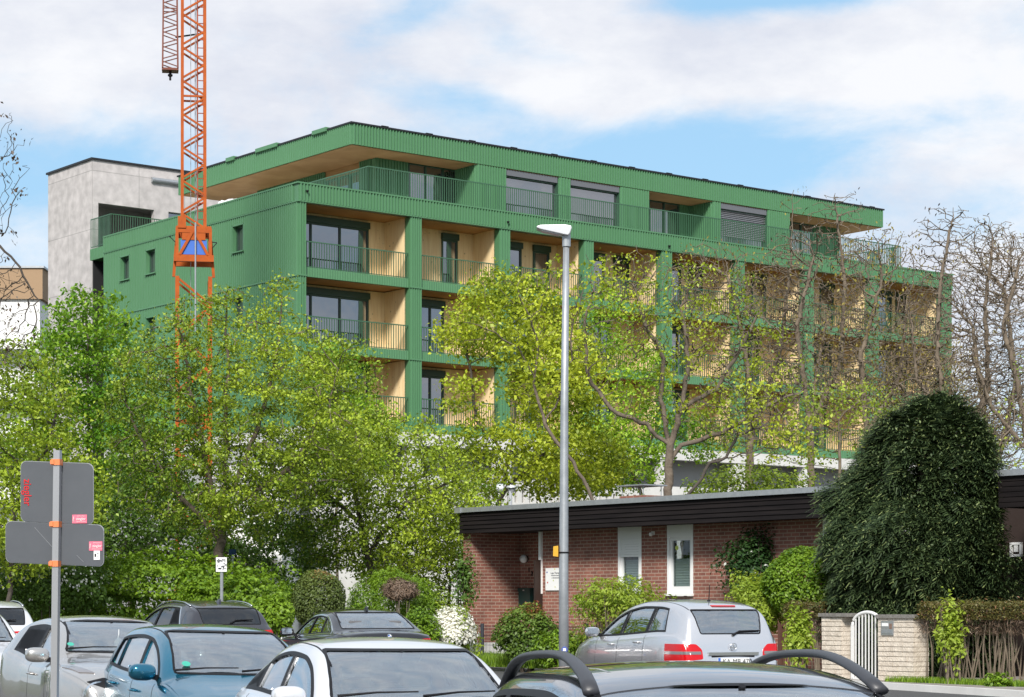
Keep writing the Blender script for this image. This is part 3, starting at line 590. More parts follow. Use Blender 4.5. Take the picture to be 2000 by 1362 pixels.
for i, (a, b, _) in enumerate(wd):
    f = MB(); w = .07; z0, z1 = winz[0], winz[1]; zp = zf + .03
    f.box(a, b, -.015, .1, z1, zp); f.box(a, a + w, -.01, .12, z0, z1); f.box(b - w, b, -.01, .12, z0, z1); f.box(a - .02, b + .02, -.07, .1, z0 - .05, z0)
    wn = f.build('window', MT['white'], BG); f = MB(); i0, i1 = a + w, b - w; v = .075
    f.box(i0, i0 + v, .03, .1, z0, z1); f.box(i1 - v, i1, .03, .1, z0, z1); f.box(i0 + v, i1 - v, .03, .1, z0, z0 + .17); f.box(i0 + v, i1 - v, .03, .1, z1 - .08, z1); f.build('frame', MT['white_paint'], wn)
    g = MB(); g.box(i0 + v, i1 - v, .065, .072, z0 + .17, z1 - .08); g.build('pane', glass('house_pane%d' % i, (.8, .85, .85), 1.5, .8), wn)
    zb = z0 + (z1 - z0) * .62; g = MB(); n = 22
    for k in range(n):
        za = z0 + .12 + (zb - z0 - .12) * k / n; zc_ = z0 + .12 + (zb - z0 - .12) * (k + 1) / n; o = .012 * (k % 2)
        g.add([(i0 + v - .02, .13 + o, za), (i1 - v + .02, .13 + o, za), (i1 - v + .02, .142 - o, zc_), (i0 + v - .02, .142 - o, zc_)], [(0, 1, 2, 3)])
    g.build('pleated_blind', MT['pleat'], wn)
    g = MB(); g.box(a, b, .5, .6, z0, z1); g.build('room_back', mat('room', (.035, .04, .035), .9), wn)
    if i == 0:
        g = MB(); zs = z1 - .43; n = 7
        for k in range(n): zz = zs + (z1 - zs) * k / n; g.box(i0, i1, .0 + .004, .05, zz, zz + (z1 - zs) / n - .008); g.box(i0, i1, .012, .04, zz - .004, zz + .02)
        g.build('roller_shutter', MT['white'], wn)
    if i == 1:
        g = MB(); g.lathe([(0, 0), (.055, 0), (.055, .006), (0, .006)], (i0 + v + .12, .056, z1 - .25), 'y', 18); g.build('sticker', mat('yellow_green', (.55, .62, .12), .6), wn)
m = MB(); a = Bs(1232, 1.5); m.box(a - .55, a + .35, 1.6, 2.3, zt - .2, zt + .24); m.build('chimney', MT['brick'], BG)
# right end of the row, projecting carport block
RB = thing('dark_carport', 'dark timber clad flat roofed carport at the right edge behind the conifer', 'building', (BX, BY, 0), BA)
s0 = Bs(1952, fo); m = MB(); m.box(s0, s0 + 9, fo, 6, Bz(958, s0, fo) - .0, Bz(930, s0, fo))
m = MB(); zt2 = Bz(919, s0, fo); zm2 = Bz(931, s0, fo); zf2 = Bz(992, s0, fo); nb = 6; hz = (zm2 - zf2) / nb
for i in range(nb): m.box(s0, s0 + 9, fo - .03 + .006 * (i % 2), fo + .1, zf2 + i * hz, zf2 + (i + 1) * hz - .012)
m.box(s0, s0 + .1, fo + .1, 5, zf2, zm2); m.build('fascia_boards', MT['fascia'], RB)
m = MB(); m.box(s0 - .08, s0 + 9, fo - .09, 5, zm2, zt2); m.build('roof_trim', MT['galv'], RB)
m = MB(); m.box(s0 - 3, s0 + 9, 1.5, 1.8, .1, zf2 + .3); m.build('wall', mat('dark_brown_wall', (.03, .017, .013), .8), RB)
m = MB(); sw = Bs(1975, 1.5); z0, z1 = Bz(1088, sw, 1.5), Bz(1060, sw, 1.5); m.box(sw, sw + .3, 1.45, 1.5, z0, z0 + .05); m.box(sw, sw + .3, 1.45, 1.5, z1 - .05, z1); m.box(sw, sw + .05, 1.45, 1.5, z0, z1); m.box(sw + .25, sw + .3, 1.45, 1.5, z0, z1); m.box(sw + .1, sw + .2, 1.46, 1.48, z0 + .1, z1 - .05); m.build('window_frame', MT['white'], RB)
# roof-top bits
def local(e, x, y, z): return e.matrix_world @ Vector((x, y, z))
def bw(s, b, z): v = Vector((BX, BY)) + Vector((.617, -.787)) * s + Vector((.787, .617)) * b; return (v.x, v.y, z)
MT['lampgrey'] = mat('satin_grey', (.5, .52, .55), .4, .3)
ch = thing('chimney_cowl', 'flat metal cowl on thin legs above the brick chimney of the bungalow', 'cowl', bw(Bs(1232, 1.5) - .1, 1.95, zt + .24), BA)
m = MB(); m.box(-.52, .52, -.4, .4, .24, .27); m.build('cover', MT['galv'], ch)
for sx in (-.4, .4):
    for sy in (-.3, .3): m = MB(); m.tube([(sx, sy, 0), (sx, sy, .24)], .012, 6); m.build('leg', MT['galv'], ch)
# wall lamp, mailbox, number, plate
px_l = Bs(1029, bp)
zl = Bz(1092, px_l, bp); o = thing('wall_lamp', 'white globe lamp on the dark porch wall', 'lamp', bw(px_l, bp - .01, zl), BA)
m = MB(); m.lathe([(.0, -.19), (.07, -.18), (.105, -.13), (.11, -.09), (.09, -.04), (.06, -.03)], (0, 0, 0), 'y', 18); m.build('globe', mat('opal_glass', (.75, .75, .74), .25), o, True)
m = MB(); m.lathe([(.0, -.035), (.08, -.035), (.085, 0)], (0, 0, 0), 'y', 18); m.build('mount', MT['black'], o)
sm = Bs(1032.5, bp); z0, z1 = Bz(1184, sm, bp), Bz(1148.5, sm, bp); o = thing('mailbox', 'dark green metal mailbox on the porch wall', 'mailbox', bw(sm, bp, z0), BA)
w2 = .24; m = MB(); m.box(-w2, w2, -.15, 0, 0, z1 - z0 - .1); m.build('body', mat('dark_green_metal', (.006, .035, .032), .35), o); m = MB(); m.box(-w2 - .008, w2 + .008, -.17, .0, z1 - z0 - .1, z1 - z0); m.build('flap', bpy.data.materials['dark_green_metal'], o); m = MB(); m.box(-.03, .03, -.178, -.17, z1 - z0 - .08, z1 - z0 - .05); m.build('name_tag', MT['alu'], o)
def text(s, size, name, mt, parent, loc, rot=(rad(90), 0, 0), ext=.002, align='CENTER'):
    c = bpy.data.curves.new(name, 'FONT'); c.body = s; c.size = size; c.extrude = ext; c.align_x = align; c.align_y = 'CENTER'
    t = bpy.data.objects.new('tmp', c); COL.objects.link(t); bpy.context.view_layer.update()
    me = bpy.data.meshes.new_from_object(t.evaluated_get(bpy.context.evaluated_depsgraph_get())); bpy.data.objects.remove(t)
    o = link(name, me, mt, parent); o.location = loc; o.rotation_euler = rot; return o
s1 = Bs(1034, bp); text('1', .17, 'house_number', MT['black'], BG, (s1, bp - .015, Bz(1114, s1, bp)), ext=.01); s1 = Bs(1039.5, bp); text('2', .17, 'house_number', MT['black'], BG, (s1, bp - .015, Bz(1121, s1, bp)), ext=.01)
sp = Bs(1067.5); se = Bs(1102); z0, z1 = Bz(1153.5, sp), Bz(1110, sp); o = thing('name_plate', 'white practice sign with small print on the brick wall by the porch', 'sign', bw((sp + se) / 2, -.02, (z0 + z1) / 2), BA)
hw, hh = (se - sp) / 2, (z1 - z0) / 2; m = MB(); m.box(-hw, hw, -.015, .015, -hh, hh); m.build('board', MT['white'], o)
dk = mat('grey_print', (.12, .12, .14), .7)
text('Logo Therapie', .065, 'lettering', dk, o, (.05, -.018, hh * .55)); text('Praxis fuer Sprach-', .045, 'lettering', dk, o, (.05, -.018, hh * .33)); text('u. Stimmtherapie', .045, 'lettering', dk, o, (.05, -.018, hh * .12))
for x, z, c, n_ in ((-.82, .62, (.02, .05, .3), 'blue_mark'), (-.75, -.3, (.5, .03, .03), 'red_mark'), (-.1, -.12, (.5, .55, .2), 'green_mark'), (.05, .9, (.7, .6, .2), 'yellow_mark'), (.1, -.7, (.6, .6, .3), 'pale_mark')):
    m = MB(); m.lathe([(0, -.002), (.022, -.002), (.022, 0)], (x * hw, -.016, z * hh), 'y', 7); m.build('motif', mat(n_, c, .6), o)
sq = Bs(1277); z = Bz(1043, sq); o = thing('security_light', 'small white motion sensor light between the two narrow windows', 'lamp', bw(sq, -.02, z), BA)
m = MB(); m.box(-.035, .035, -.03, .02, -.03, .06); m.build('mount', MT['white'], o); m = MB(); m.lathe([(0, -.06), (.035, -.05), (.045, -.0), (.03, .03)], (0, -.08, 0), 'z', 12); m.build('head', MT['white'], o, True)
# second lamp standing behind the roof
o = thing('floodlight', 'grey round floodlight on a short post above the bungalow roof', 'lamp', (X(997, 66), 66, 0)); zz = Z(953, 66)
m = MB(); m.tube([(0, 0, 0), (0, 0, zz)], .055, 10); m.build('pole', MT['lampgrey'], o); m = MB(); m.lathe([(0, .06), (.16, .06), (.18, .0), (.12, -.03), (.06, -.14)], (.05, 0, zz), 'z', 16); m.build('cap', MT['lampgrey'], o); m = MB(); m.lathe([(0, -.1), (.13, -.1), (.15, .1), (0, .14)], (-.32, -.0, zz - .02), 'x', 16); m.build('head', MT['lampgrey'], o)
# ================================================================== FENCE, WALL AND GATE (line from the gate towards the porch)
GX, GY = X(1686, 41.8), 41.8
def fl(t, off=0): return Vector((GX, GY)) + Vector((-.559, .829)) * t + Vector((.829, .559)) * off
FAng = math.atan2(-.829, .559)
def Ft(px, off=0):
    k = (px - CX) / F; gx, gy = GX + .829 * off, GY + .559 * off; return (gx - k * gy) / (.559 + k * .829)
MT['stone'] = brickmat('cream_split_stone', (.52, .46, .38), (.42, .36, .28), (.09, .08, .07), .27, .092, .012, bumpv=1, noise_amt=.35)
MT['cap'] = mat('weathered_cap', (.12, .11, .10), .9, var=(14, .4, (.24, .23, .21)), bump=(30, .5))
def zat(px, py, off=0): p = fl(Ft(px, off), off); return Z(py, p.y)
zgr = gz(42) + .1
for pa, pb, pc0, pc1, lab, yt in ((1607, 1656, 1603, 1677, 'cream split stone gate pillar left of the white gate', 1200), (1717, 1786, 1715, 1790, 'cream split stone gate pillar with letter panel right of the white gate', 1203)):
    a, b = -Ft(pa), -Ft(pb if pa > 1700 else 1645); o = thing('gate_pillar', lab, 'pillar', (GX, GY, 0), FAng, 'stone pillars beside the garden gate'); m = MB(); zt = zat(pb, yt + 5)
    rnd = random.Random(3); z = zgr; k = 0
    while z < zt - .02:
        h = .086; x = a - (.13 if k % 2 else 0)
        while x < b - .01:
            w = .262; x0, x1 = max(x, a), min(x + w - .008, b); j = rnd.uniform(0, .014)
            if x1 - x0 > .02: m.box(x0, x1, -.02 - j, .36 + j, z + .006, min(z + h, zt))
            x += w
        z += .092; k += 1
    m.box(a + .01, b - .01, .0, .34, zgr, zt); m.build('stonework', MT['stone'] if 0 else mat('split_stone', (.74, .66, .56), .9, var=(7, .4, (.52, .45, .37)), bump=(25, .8)), o)
    m = MB(); m.box(-Ft(pc0), -Ft(pc1 if pa > 1700 else 1658), -.07, .42, zt, zt + .07); m.build('capstone', MT['cap'], o)
    if pa > 1700:
        c = -Ft(1736); z0, z1 = zat(1736, 1241), zat(1736, 1213); m = MB(); m.box(c - .17, c + .17, -.045, -.022, z0, z1); pn = m.build('letter_panel', MT['alu'], o)
        m = MB(); m.box(c - .14, c + .03, -.05, -.044, z0 + .17, z1 - .04); m.build('name_field', MT['white'], pn); m = MB(); m.box(c - .14, c + .14, -.05, -.044, z0 + .03, z0 + .11); m.build('slot_flap', MT['galv'], pn); m = MB(); m.box(c + .06, c + .13, -.05, -.044, z1 - .15, z1 - .05); m.build('bell', mat('bell', (.2, .13, .1), .5), pn)
o = thing('garden_gate', 'white arched metal garden gate with vertical bars', 'gate', (GX, GY, 0), FAng); a, b = -Ft(1657), -Ft(1716); c = (a + b) / 2; w = (b - a) / 2 - .01; zb = zat(1686, 1334); zs = zat(1686, 1222); zp = zat(1686, 1196)
def arch(x): return zs + (zp - zs) * math.sqrt(max(0, 1 - ((x - c) / w) ** 2))
m = MB(); m.bar((c - w, .1, zb), (c - w, .1, zs + .01), .05); m.bar((c + w, .1, zb), (c + w, .1, zs + .01), .05); pts = [(c + w * math.cos(t), .1, arch(c + w * math.cos(t)) - .0) for t in [math.pi * i / 16 for i in range(17)]]
m.tube(pts, .032, 8); m.bar((c - w, .1, zb + .05), (c + w, .1, zb + .05), .05, .08); m.build('frame', MT['white_paint'], o)
for i in range(8):
    x = c - w + 2 * w * (i + 1) / 9; m = MB(); m.bar((x, .1, zb + .05), (x, .1, arch(x)), .02); m.build('bar', MT['white_paint'], o)
# wire fence
fn = thing('wire_fence', 'low dark wire mesh fence in front of the porch garden', 'fence', (GX, GY, 0), FAng)
MT['anthra'] = mat('anthracite', (.03, .035, .045), .45)
fps = [845, 942, 1040, 1146, 1262]; zfb = gz(50) + .1
for p in fps:
    s = -Ft(p); m = MB(); zt = zat(p, 1218); m.tube([(s, 0, zfb - .1), (s, 0, zt)], .045, 10); m.build('post', MT['anthra'], fn)
m = MB(); s0, s1 = -Ft(845), -Ft(1262); zt = zat(942, 1222); n = int((s1 - s0) / .06)
for i in range(n): s = s0 + i * .06; m.bar((s, 0, zfb), (s, 0, zt), .006)
for k in range(5): z = zfb + .02 + (zt - zfb - .03) * k / 4; m.bar((s0, .005, z), (s1, .005, z), .008)
m.build('mesh_panel', MT['anthra'], fn)
# ================================================================== STREET LAMP
dL = 31.6; SLm = thing('street_lamp', 'tall galvanised street lamp with a flat head in the middle of the picture', 'street lamp', (X(1101, dL), dL, 0))
def prof(pts, n=14, sub=1): pass
m = MB(); zt = Z(455, dL); m.tube([(0, 0, -.05), (0, 0, 2.0), (.01, 0, 4.5), (.038, 0, zt)], [.074, .069, .056, .042], 16); m.build('pole', MT['galv'], SLm, True)
m = MB(); hx = .04
m.prism([(-.395, zt + .055), (-.33, zt + .03), (-.06, zt - .03), (.06, zt - .055), (.085, zt - .03), (.115, zt + .05), (.105, zt + .085), (.02, zt + .10), (-.33, zt + .095), (-.39, zt + .075)][::-1], -.13, .13, 'y'); hd = m.build('lamp_head', mat('lamp_head_grey', (.55, .56, .58), .35, .3), SLm, recalc=True)
bv = hd.modifiers.new('b', 'BEVEL'); bv.width = .012; bv.segments = 3
m = MB(); m.prism([(-.32, zt + .015), (-.07, zt - .04), (-.07, zt - .02), (-.32, zt + .035)], -.1, .1, 'y'); m.build('lens', mat('lamp_lens', (.6, .62, .65), .1), SLm, recalc=True)
m = MB(); m.tube([(.04, 0, zt - .2), (.04, 0, zt - .02)], .06, 12); m.build('collar', MT['galv'], SLm)
m = MB(); z = Z(1077, dL); m.prism([(-.155, z - .07), (-.08, z - .08), (-.08, z + .08), (-.15, z + .07)], -.03, .03); m.build('yellow_tag', mat('yellow_plastic', (.62, .33, .015), .5), SLm, recalc=True)
m = MB(); m.lathe([(.073, -.012), (.073, .012)], (0, 0, z - .02), 'z', 16); m.build('strap', MT['black'], SLm)
m = MB(); z = Z(1269, dL); m.lathe([(0, -.078), (.045, -.077), (.045, -.070)], (.01, 0, z), 'y', 18); m.build('round_sticker', mat('sticker_blue', (.06, .1, .35), .5), SLm); m = MB(); m.box(-.012, .03, -.083, -.078, z - .02, z + .02); m.build('sticker_centre', MT['white'], SLm)
# ================================================================== ROAD SIGN SEEN FROM BEHIND
dS = 17.5; SG = thing('road_sign', 'two dark grey traffic sign backs with red lettering on a square post at the left', 'road sign', (X(108, dS), dS, 0), rad(-10))
sc = dS / F
m = MB(); m.bar((X(104, dS) - X(108, dS), 0, 0), (X(113, dS) - X(108, dS), 0, Z(880, dS)), .052); m.build('pole', MT['alu'], SG)
def rrect(w, h, r, n=5):
    p = []
    for cx, cy, a0 in ((w - r, h - r, 0), (-w + r, h - r, 90), (-w + r, -h + r, 180), (w - r, -h + r, 270)):
        for i in range(n + 1): t = rad(a0 + 90 * i / n); p.append((cx + r * math.cos(t), cy + r * math.sin(t)))
    return p
MT['signback'] = mat('sign_back', (.075, .083, .095), .55, var=(6, .5, (.09, .097, .11)))
for c, (w, h), ce in (((107.5, 962), (73, 59), .0), ((102.5, 1062), (99, 40), 0)):
    m = MB(); x = X(c[0], dS) - X(108, dS); z = Z(c[1], dS); pr = rrect(w * sc / .985, h * sc, 12 * sc); m.prism([(x + a, z + b - a * .045) for a, b in pr], .035, .04); m.build('sign_panel', MT['signback'], SG, recalc=True)
    m = MB(); pr2 = rrect(w * sc / .985 + .004, h * sc + .004, 12 * sc); m.prism([(x + a, z + b - a * .045) for a, b in pr2], .04, .048); m.build('sign_edge', MT['alu'], SG, recalc=True)
MT['clamp'] = mat('clamp_orange', (.75, .22, .08), .5)
for py, px in ((903, 112), (1024, 110), (1101, 108.5)):
    m = MB(); x = X(px, dS) - X(108, dS); z = Z(py, dS); m.box(x - .036, x + .034, -.036, .033, z - .025, z + .022); m.box(x - .042, x - .012, -.044, -.036, z - .018, z + .015); m.build('clamp', MT['clamp'], SG)
redm = mat('red_print', (.62, .01, .015), .5); pink = mat('pink_sticker', (.72, .16, .24), .6)
t = text('ziegler', .082, 'lettering', redm, SG, (X(47, dS) - X(108, dS), .032, Z(961, dS)), (rad(90), rad(90), 0), .002)
t.scale = (1.0, 1.15, 1)
for px, py, w, h in ((155, 1014, 15, 8.5), (188, 1067, 13.5, 9)):
    x = X(px, dS) - X(108, dS); z = Z(py, dS); m = MB(); m.box(x - w * sc, x + w * sc, .030, .034, z - h * sc, z + h * sc); s = m.build('sticker', pink, SG)
    text('ziegler', .030, 'sticker_text', MT['white'], s, (x + .012, .028, z), ext=.0015); text('Mobile Verkehrszeichen', .0085, 'sticker_text', MT['white'], s, (x + .012, .028, z - h * sc * .65), ext=.0012); text('Verkehrstechnik', .009, 'sticker_text', MT['white'], s, (x + .012, .028, z + h * sc * .65), ext=.0012)
    text('Miete', .017, 'sticker_text', MT['white'], s, (x - w * sc * .82, .028, z), (rad(90), rad(-90), 0), .0012)
m = MB(); x = X(190, dS) - X(108, dS); z = Z(1085, dS); m.box(x - 6 * sc, x + 6.5 * sc, .030, .034, z - 9 * sc, z + 9 * sc); s = m.build('sticker', MT['white'], SG); m = MB(); m.box(x - 4 * sc, x - 1 * sc, .028, .030, z - 3 * sc, z + 3 * sc); m.build('sticker_picture', MT['black'], s)
for i in range(2):
    m = MB(); m.box(x + 1 * sc, x + 4 * sc, .028, .030, z + (3 - 5 * i) * sc, z + (4.2 - 5 * i) * sc); m.build('sticker_line', MT['signback'], s)
m = MB(); m.bar((X(62, dS) - X(108, dS), .0335, Z(1030, dS)), (X(98, dS) - X(108, dS), .0335, Z(1068, dS)), .002); m.bar((X(149, dS) - X(108, dS), .0335, Z(1085, dS)), (X(163, dS) - X(108, dS), .0335, Z(1098, dS)), .002); m.build('scratch', MT['alu'], SG)
# small notice board in the hedge and blue panel behind it
d = 50.5; o = thing('notice_board', 'small white notice sign on a grey post standing in the hedge', 'sign', (X(433, d), d, 0)); sc2 = d / F
m = MB(); m.tube([(0, 0, 0), (0, 0, Z(1090, d))], .04, 8); m.build('pole', MT['galv'], o); m = MB(); m.box(-10.5 * sc2, 10.5 * sc2, -.06, -.04, Z(1117, d), Z(1089, d)); m.build('board', MT['white'], o)
m = MB(); rn = random.Random(5)
for i in range(26): a = rn.uniform(-9, 7) * sc2; b = Z(rn.uniform(1092, 1113), d); m.box(a, a + rn.uniform(.02, .07), -.068, -.06, b, b + rn.uniform(.01, .03))
m.build('print', MT['signback'], o)
d = 56; o = thing('blue_sign', 'small dark blue sign among the leaves above the white notice', 'sign', (X(454, d), d, 0)); sc3 = d / F
m = MB(); m.tube([(0, .05, 0), (0, .05, Z(1074, d))], .03, 8); m.build('pole', MT['galv'], o)
m = MB(); m.box(-7 * sc3, 7 * sc3, -.02, .01, Z(1084, d), Z(1073, d)); m.build('board', mat('sign_blue', (.008, .045, .13), .5), o)
d = 47; m = MB(); m.box(X(488, d), X(500, d), d, d + .3, 0, Z(1204, d)); m.box(X(487, d), X(501, d), d - .02, d + .32, Z(1204, d), Z(1202, d)); o = m.build('utility_box', MT['conc_white']); tag(o, 'pale grey utility box between the dark SUV and the leafy hedge', 'utility box')
# ================================================================== CARS
def pchip(pts):
    x = np.array([p[0] for p in pts], float); y = np.array([p[1] for p in pts], float); h = np.diff(x); d = np.diff(y) / h; m = np.zeros(len(x))
    for i in range(1, len(x) - 1):
        if d[i - 1] * d[i] > 0: w1 = 2 * h[i] + h[i - 1]; w2 = h[i] + 2 * h[i - 1]; m[i] = (w1 + w2) / (w1 / d[i - 1] + w2 / d[i])
    m[0], m[-1] = d[0], d[-1]
    def f(q):
        q = np.clip(q, x[0], x[-1]); i = np.clip(np.searchsorted(x, q) - 1, 0, len(h) - 1); t = (q - x[i]) / h[i]
        return y[i] * (1 + 2 * t) * (1 - t) ** 2 + m[i] * h[i] * t * (1 - t) ** 2 + y[i + 1] * t * t * (3 - 2 * t) + m[i + 1] * h[i] * t * t * (t - 1)
    return f
def boo(a, b, op):
    oa = bpy.data.objects.new('ta', a); ob = bpy.data.objects.new('tb', b); COL.objects.link(oa); COL.objects.link(ob)
    md = oa.modifiers.new('b', 'BOOLEAN'); md.operation = op; md.object = ob; md.solver = 'MANIFOLD' if BOOL_OK else 'EXACT'
    me = bpy.data.meshes.new_from_object(oa.evaluated_get(bpy.context.evaluated_depsgraph_get())); bpy.data.objects.remove(oa); bpy.data.objects.remove(ob); return me
BOOL_OK = True
def prism_mesh(polys, lo, hi, axis):
    m = MB()
    for p in polys: m.prism(p, lo, hi, axis)
    return m.mesh('p', True)
def inset(poly, d):
    n = len(poly); A = sum(poly[i][0] * poly[(i + 1) % n][1] - poly[(i + 1) % n][0] * poly[i][1] for i in range(n)); s = 1 if A > 0 else -1; out_ = []
    for i in range(n):
        p0, p1, p2 = Vector(poly[i - 1]), Vector(poly[i]), Vector(poly[(i + 1) % n]); e1 = (p1 - p0).normalized(); e2 = (p2 - p1).normalized()
        n1 = Vector((-e1.y, e1.x)) * s; n2 = Vector((-e2.y, e2.x)) * s; b = n1 + n2
        if b.length < 1e-3: b = n1
        b.normalize(); out_.append(tuple(p1 + b * d / max(.45, b.dot(n1))))
    return out_
def rnd_poly(poly, r, n=4):
    out_ = []; k = len(poly)
    for i in range(k):
        p0, p1, p2 = Vector(poly[i - 1]), Vector(poly[i]), Vector(poly[(i + 1) % k]); a, b = p0 - p1, p2 - p1; rr = min(r, a.length * .45, b.length * .45)
        A, B = p1 + a.normalized() * rr, p1 + b.normalized() * rr
        for j in range(n + 1): t = j / n; out_.append(tuple(A * (1 - t) ** 2 + p1 * 2 * t * (1 - t) + B * t * t))
    return out_
def clip(poly, p, nrm):
    out_ = []; k = len(poly); p, nrm = Vector(p), Vector(nrm)
    for i in range(k):
        a, b = Vector(poly[i]), Vector(poly[(i + 1) % k]); da, db = (a - p).dot(nrm), (b - p).dot(nrm)
        if da >= 0: out_.append(tuple(a))
        if da * db < 0: out_.append(tuple(a + (b - a) * da / (da - db)))
    return out_
class Body:
    def __init__(s, c):
        s.c = c; s.L, s.W, s.H = c['L'], c['W'], c['H']; s.top = pchip(c['top']); s.belt = pchip(c['belt']); W2 = s.W / 2; L = s.L
        s.w = pchip(c.get('width', [(0, W2 * .78), (.15, W2 * .9), (.5, W2 * .97), (1.0, W2), (L * .5, W2 * .995), (L - 1, W2 * .995), (L - .45, W2 * .95), (L - .12, W2 * .86), (L, W2 * .76)]))
        s.bot = pchip([(0, .30), (.25, .22), (.8, .20), (L - .8, .20), (L - .3, .25), (L, .36)]); s.tum = c.get('tum', .34); s.cr = c.get('cr', .05)
    def wb(s, x): return s.w(x) * .935
    def wr(s, x): h = np.maximum(s.top(x) - s.belt(x), .0); return s.wb(x) - s.tum * h - np.minimum(.03, h * .5)
    def edge(s, x): h = max(float(s.top(x) - s.belt(x)), 0); return float(s.top(x)) - min(s.crown(x), .75 * h)
    def crown(s, x): return s.cr + s.c.get('wcr', .05) * math.exp(-((x - s.c['xw']) / .35) ** 2) + s.c.get('rcr', .03) * math.exp(-((x - s.c['xrw']) / .3) ** 2)
    def mesh(s, off=0.0, nx=96):
        L = s.L; e = .09; t = np.linspace(0, 1, nx); xs = np.unique(np.concatenate([np.linspace(0, L, nx), e * (1 - np.cos(np.linspace(0, math.pi / 2, 8))), L - e * (1 - np.cos(np.linspace(0, math.pi / 2, 8))), np.array(s.c.get('xtra', []))])); xs = xs[np.insert(np.diff(xs) > .004, 0, True)]
        secs = []
        for x in xs:
            w, wb_, wr_ = float(s.w(x)), float(s.wb(x)), float(s.wr(x)); b = float(s.bot(x)); bl = float(s.belt(x)); tp = float(s.top(x)); h = max(tp - bl, 0); ze = s.edge(x); wr_ = max(wr_, .2)
            zm = b + (bl - b) * .55
            pts = [(0, b), (w * .55, b), (w * .88, b + .015), (w * .965, b + .09), (w * .985, b + (zm - b) * .55), (w, zm), (w * .992, bl - (bl - zm) * .45), (wb_ + (w - wb_) * .55, bl - (bl - zm) * .12), (wb_, bl)]
            if h < .12: pts += [(wb_ * .97 + wr_ * .03, bl + (ze - bl) * .5), (wr_, ze), (wr_ * .86, ze + (tp - ze) * .42)]
            else: pts += [(wb_ + (wr_ - wb_) * .30 + .008, bl + (ze - bl) * .30), (wb_ + (wr_ - wb_) * .62 + .014, bl + (ze - bl) * .62), (wb_ + (wr_ - wb_) * .92 + .012, bl + (ze - bl) * .90)]
            if h >= .12: pts += [(wr_ - .035, ze + (tp - ze) * .12), (wr_ * .78, ze + (tp - ze) * .52)]
            else: pts += [(wr_ * .70, ze + (tp - ze) * .68), (wr_ * .6, ze + (tp - ze) * .8)]
            pts += [(wr_ * .48, ze + (tp - ze) * .83), (wr_ * .2, ze + (tp - ze) * .975), (0, tp)]
            P = np.array(pts); n = len(P); fine = [];  K = 3                  # Catmull-Rom through the section
            Q = np.vstack([[-P[1, 0], P[1, 1]], P, [-P[-2, 0], P[-2, 1]]])
            for i in range(n - 1):
                p0, p1, p2, p3 = Q[i], Q[i + 1], Q[i + 2], Q[i + 3]
                for k in range(K):
                    u = k / K; fine.append(.5 * ((2 * p1) + (p2 - p0) * u + (2 * p0 - 5 * p1 + 4 * p2 - p3) * u * u + (3 * p1 - p0 - 3 * p2 + p3) * u ** 3))
            fine.append(P[-1]); fine = np.array(fine); fine[0, 0] = 0; fine[:, 0] = np.maximum(fine[:, 0], 0)
            g = 1.0
            for q in (x, L - x):
                if q < e: g = .72 + .28 * (1 - (1 - q / e) ** 2.2) ** (1 / 2.2)
            zc = (fine[:, 1].max() + fine[:, 1].min()) / 2; 
            if g < 1: fine = np.column_stack([fine[:, 0] * (g * .5 + .5), zc + (fine[:, 1] - zc) * g])
            full = np.vstack([fine, np.column_stack([-fine[-2:0:-1, 0], fine[-2:0:-1, 1]])]); secs.append(full)
        S = np.array(secs); m, n = S.shape[:2]; V_ = np.zeros((m * n + 2, 3)); V_[:m * n, 0] = np.repeat(xs, n); V_[:m * n, 1] = S[:, :, 0].ravel(); V_[:m * n, 2] = S[:, :, 1].ravel()
        V_[-2] = (xs[0], 0, S[0, :, 1].mean()); V_[-1] = (xs[-1], 0, S[-1, :, 1].mean()); fs = []
        for i in range(m - 1):
            for j in range(n): fs.append((i * n + j, i * n + (j + 1) % n, (i + 1) * n + (j + 1) % n, (i + 1) * n + j))
        for j in range(n): fs.append((m * n, (j + 1) % n, j)); fs.append((m * n + 1, (m - 1) * n + j, (m - 1) * n + (j + 1) % n))
        s.S, s.xs = S, xs; me = bpy.data.meshes.new('b'); me.from_pydata(V_.tolist(), [], fs); bm = bmesh.new(); bm.from_mesh(me); bmesh.ops.recalc_face_normals(bm, faces=bm.faces); bm.normal_update()
        s.co = np.array([v.co for v in bm.verts]); s.no = np.array([v.normal for v in bm.verts]); s.fc = [tuple(v.index for v in f.verts) for f in bm.faces]; bm.free(); return me
    def shell(s, o_out, o_in):
        a = s.co + s.no * o_out; b = s.co + s.no * o_in; n = len(a); me = bpy.data.meshes.new('s'); me.from_pydata(np.vstack([a, b]).tolist(), [], s.fc + [tuple(i + n for i in f[::-1]) for f in s.fc]); me.update(); return me
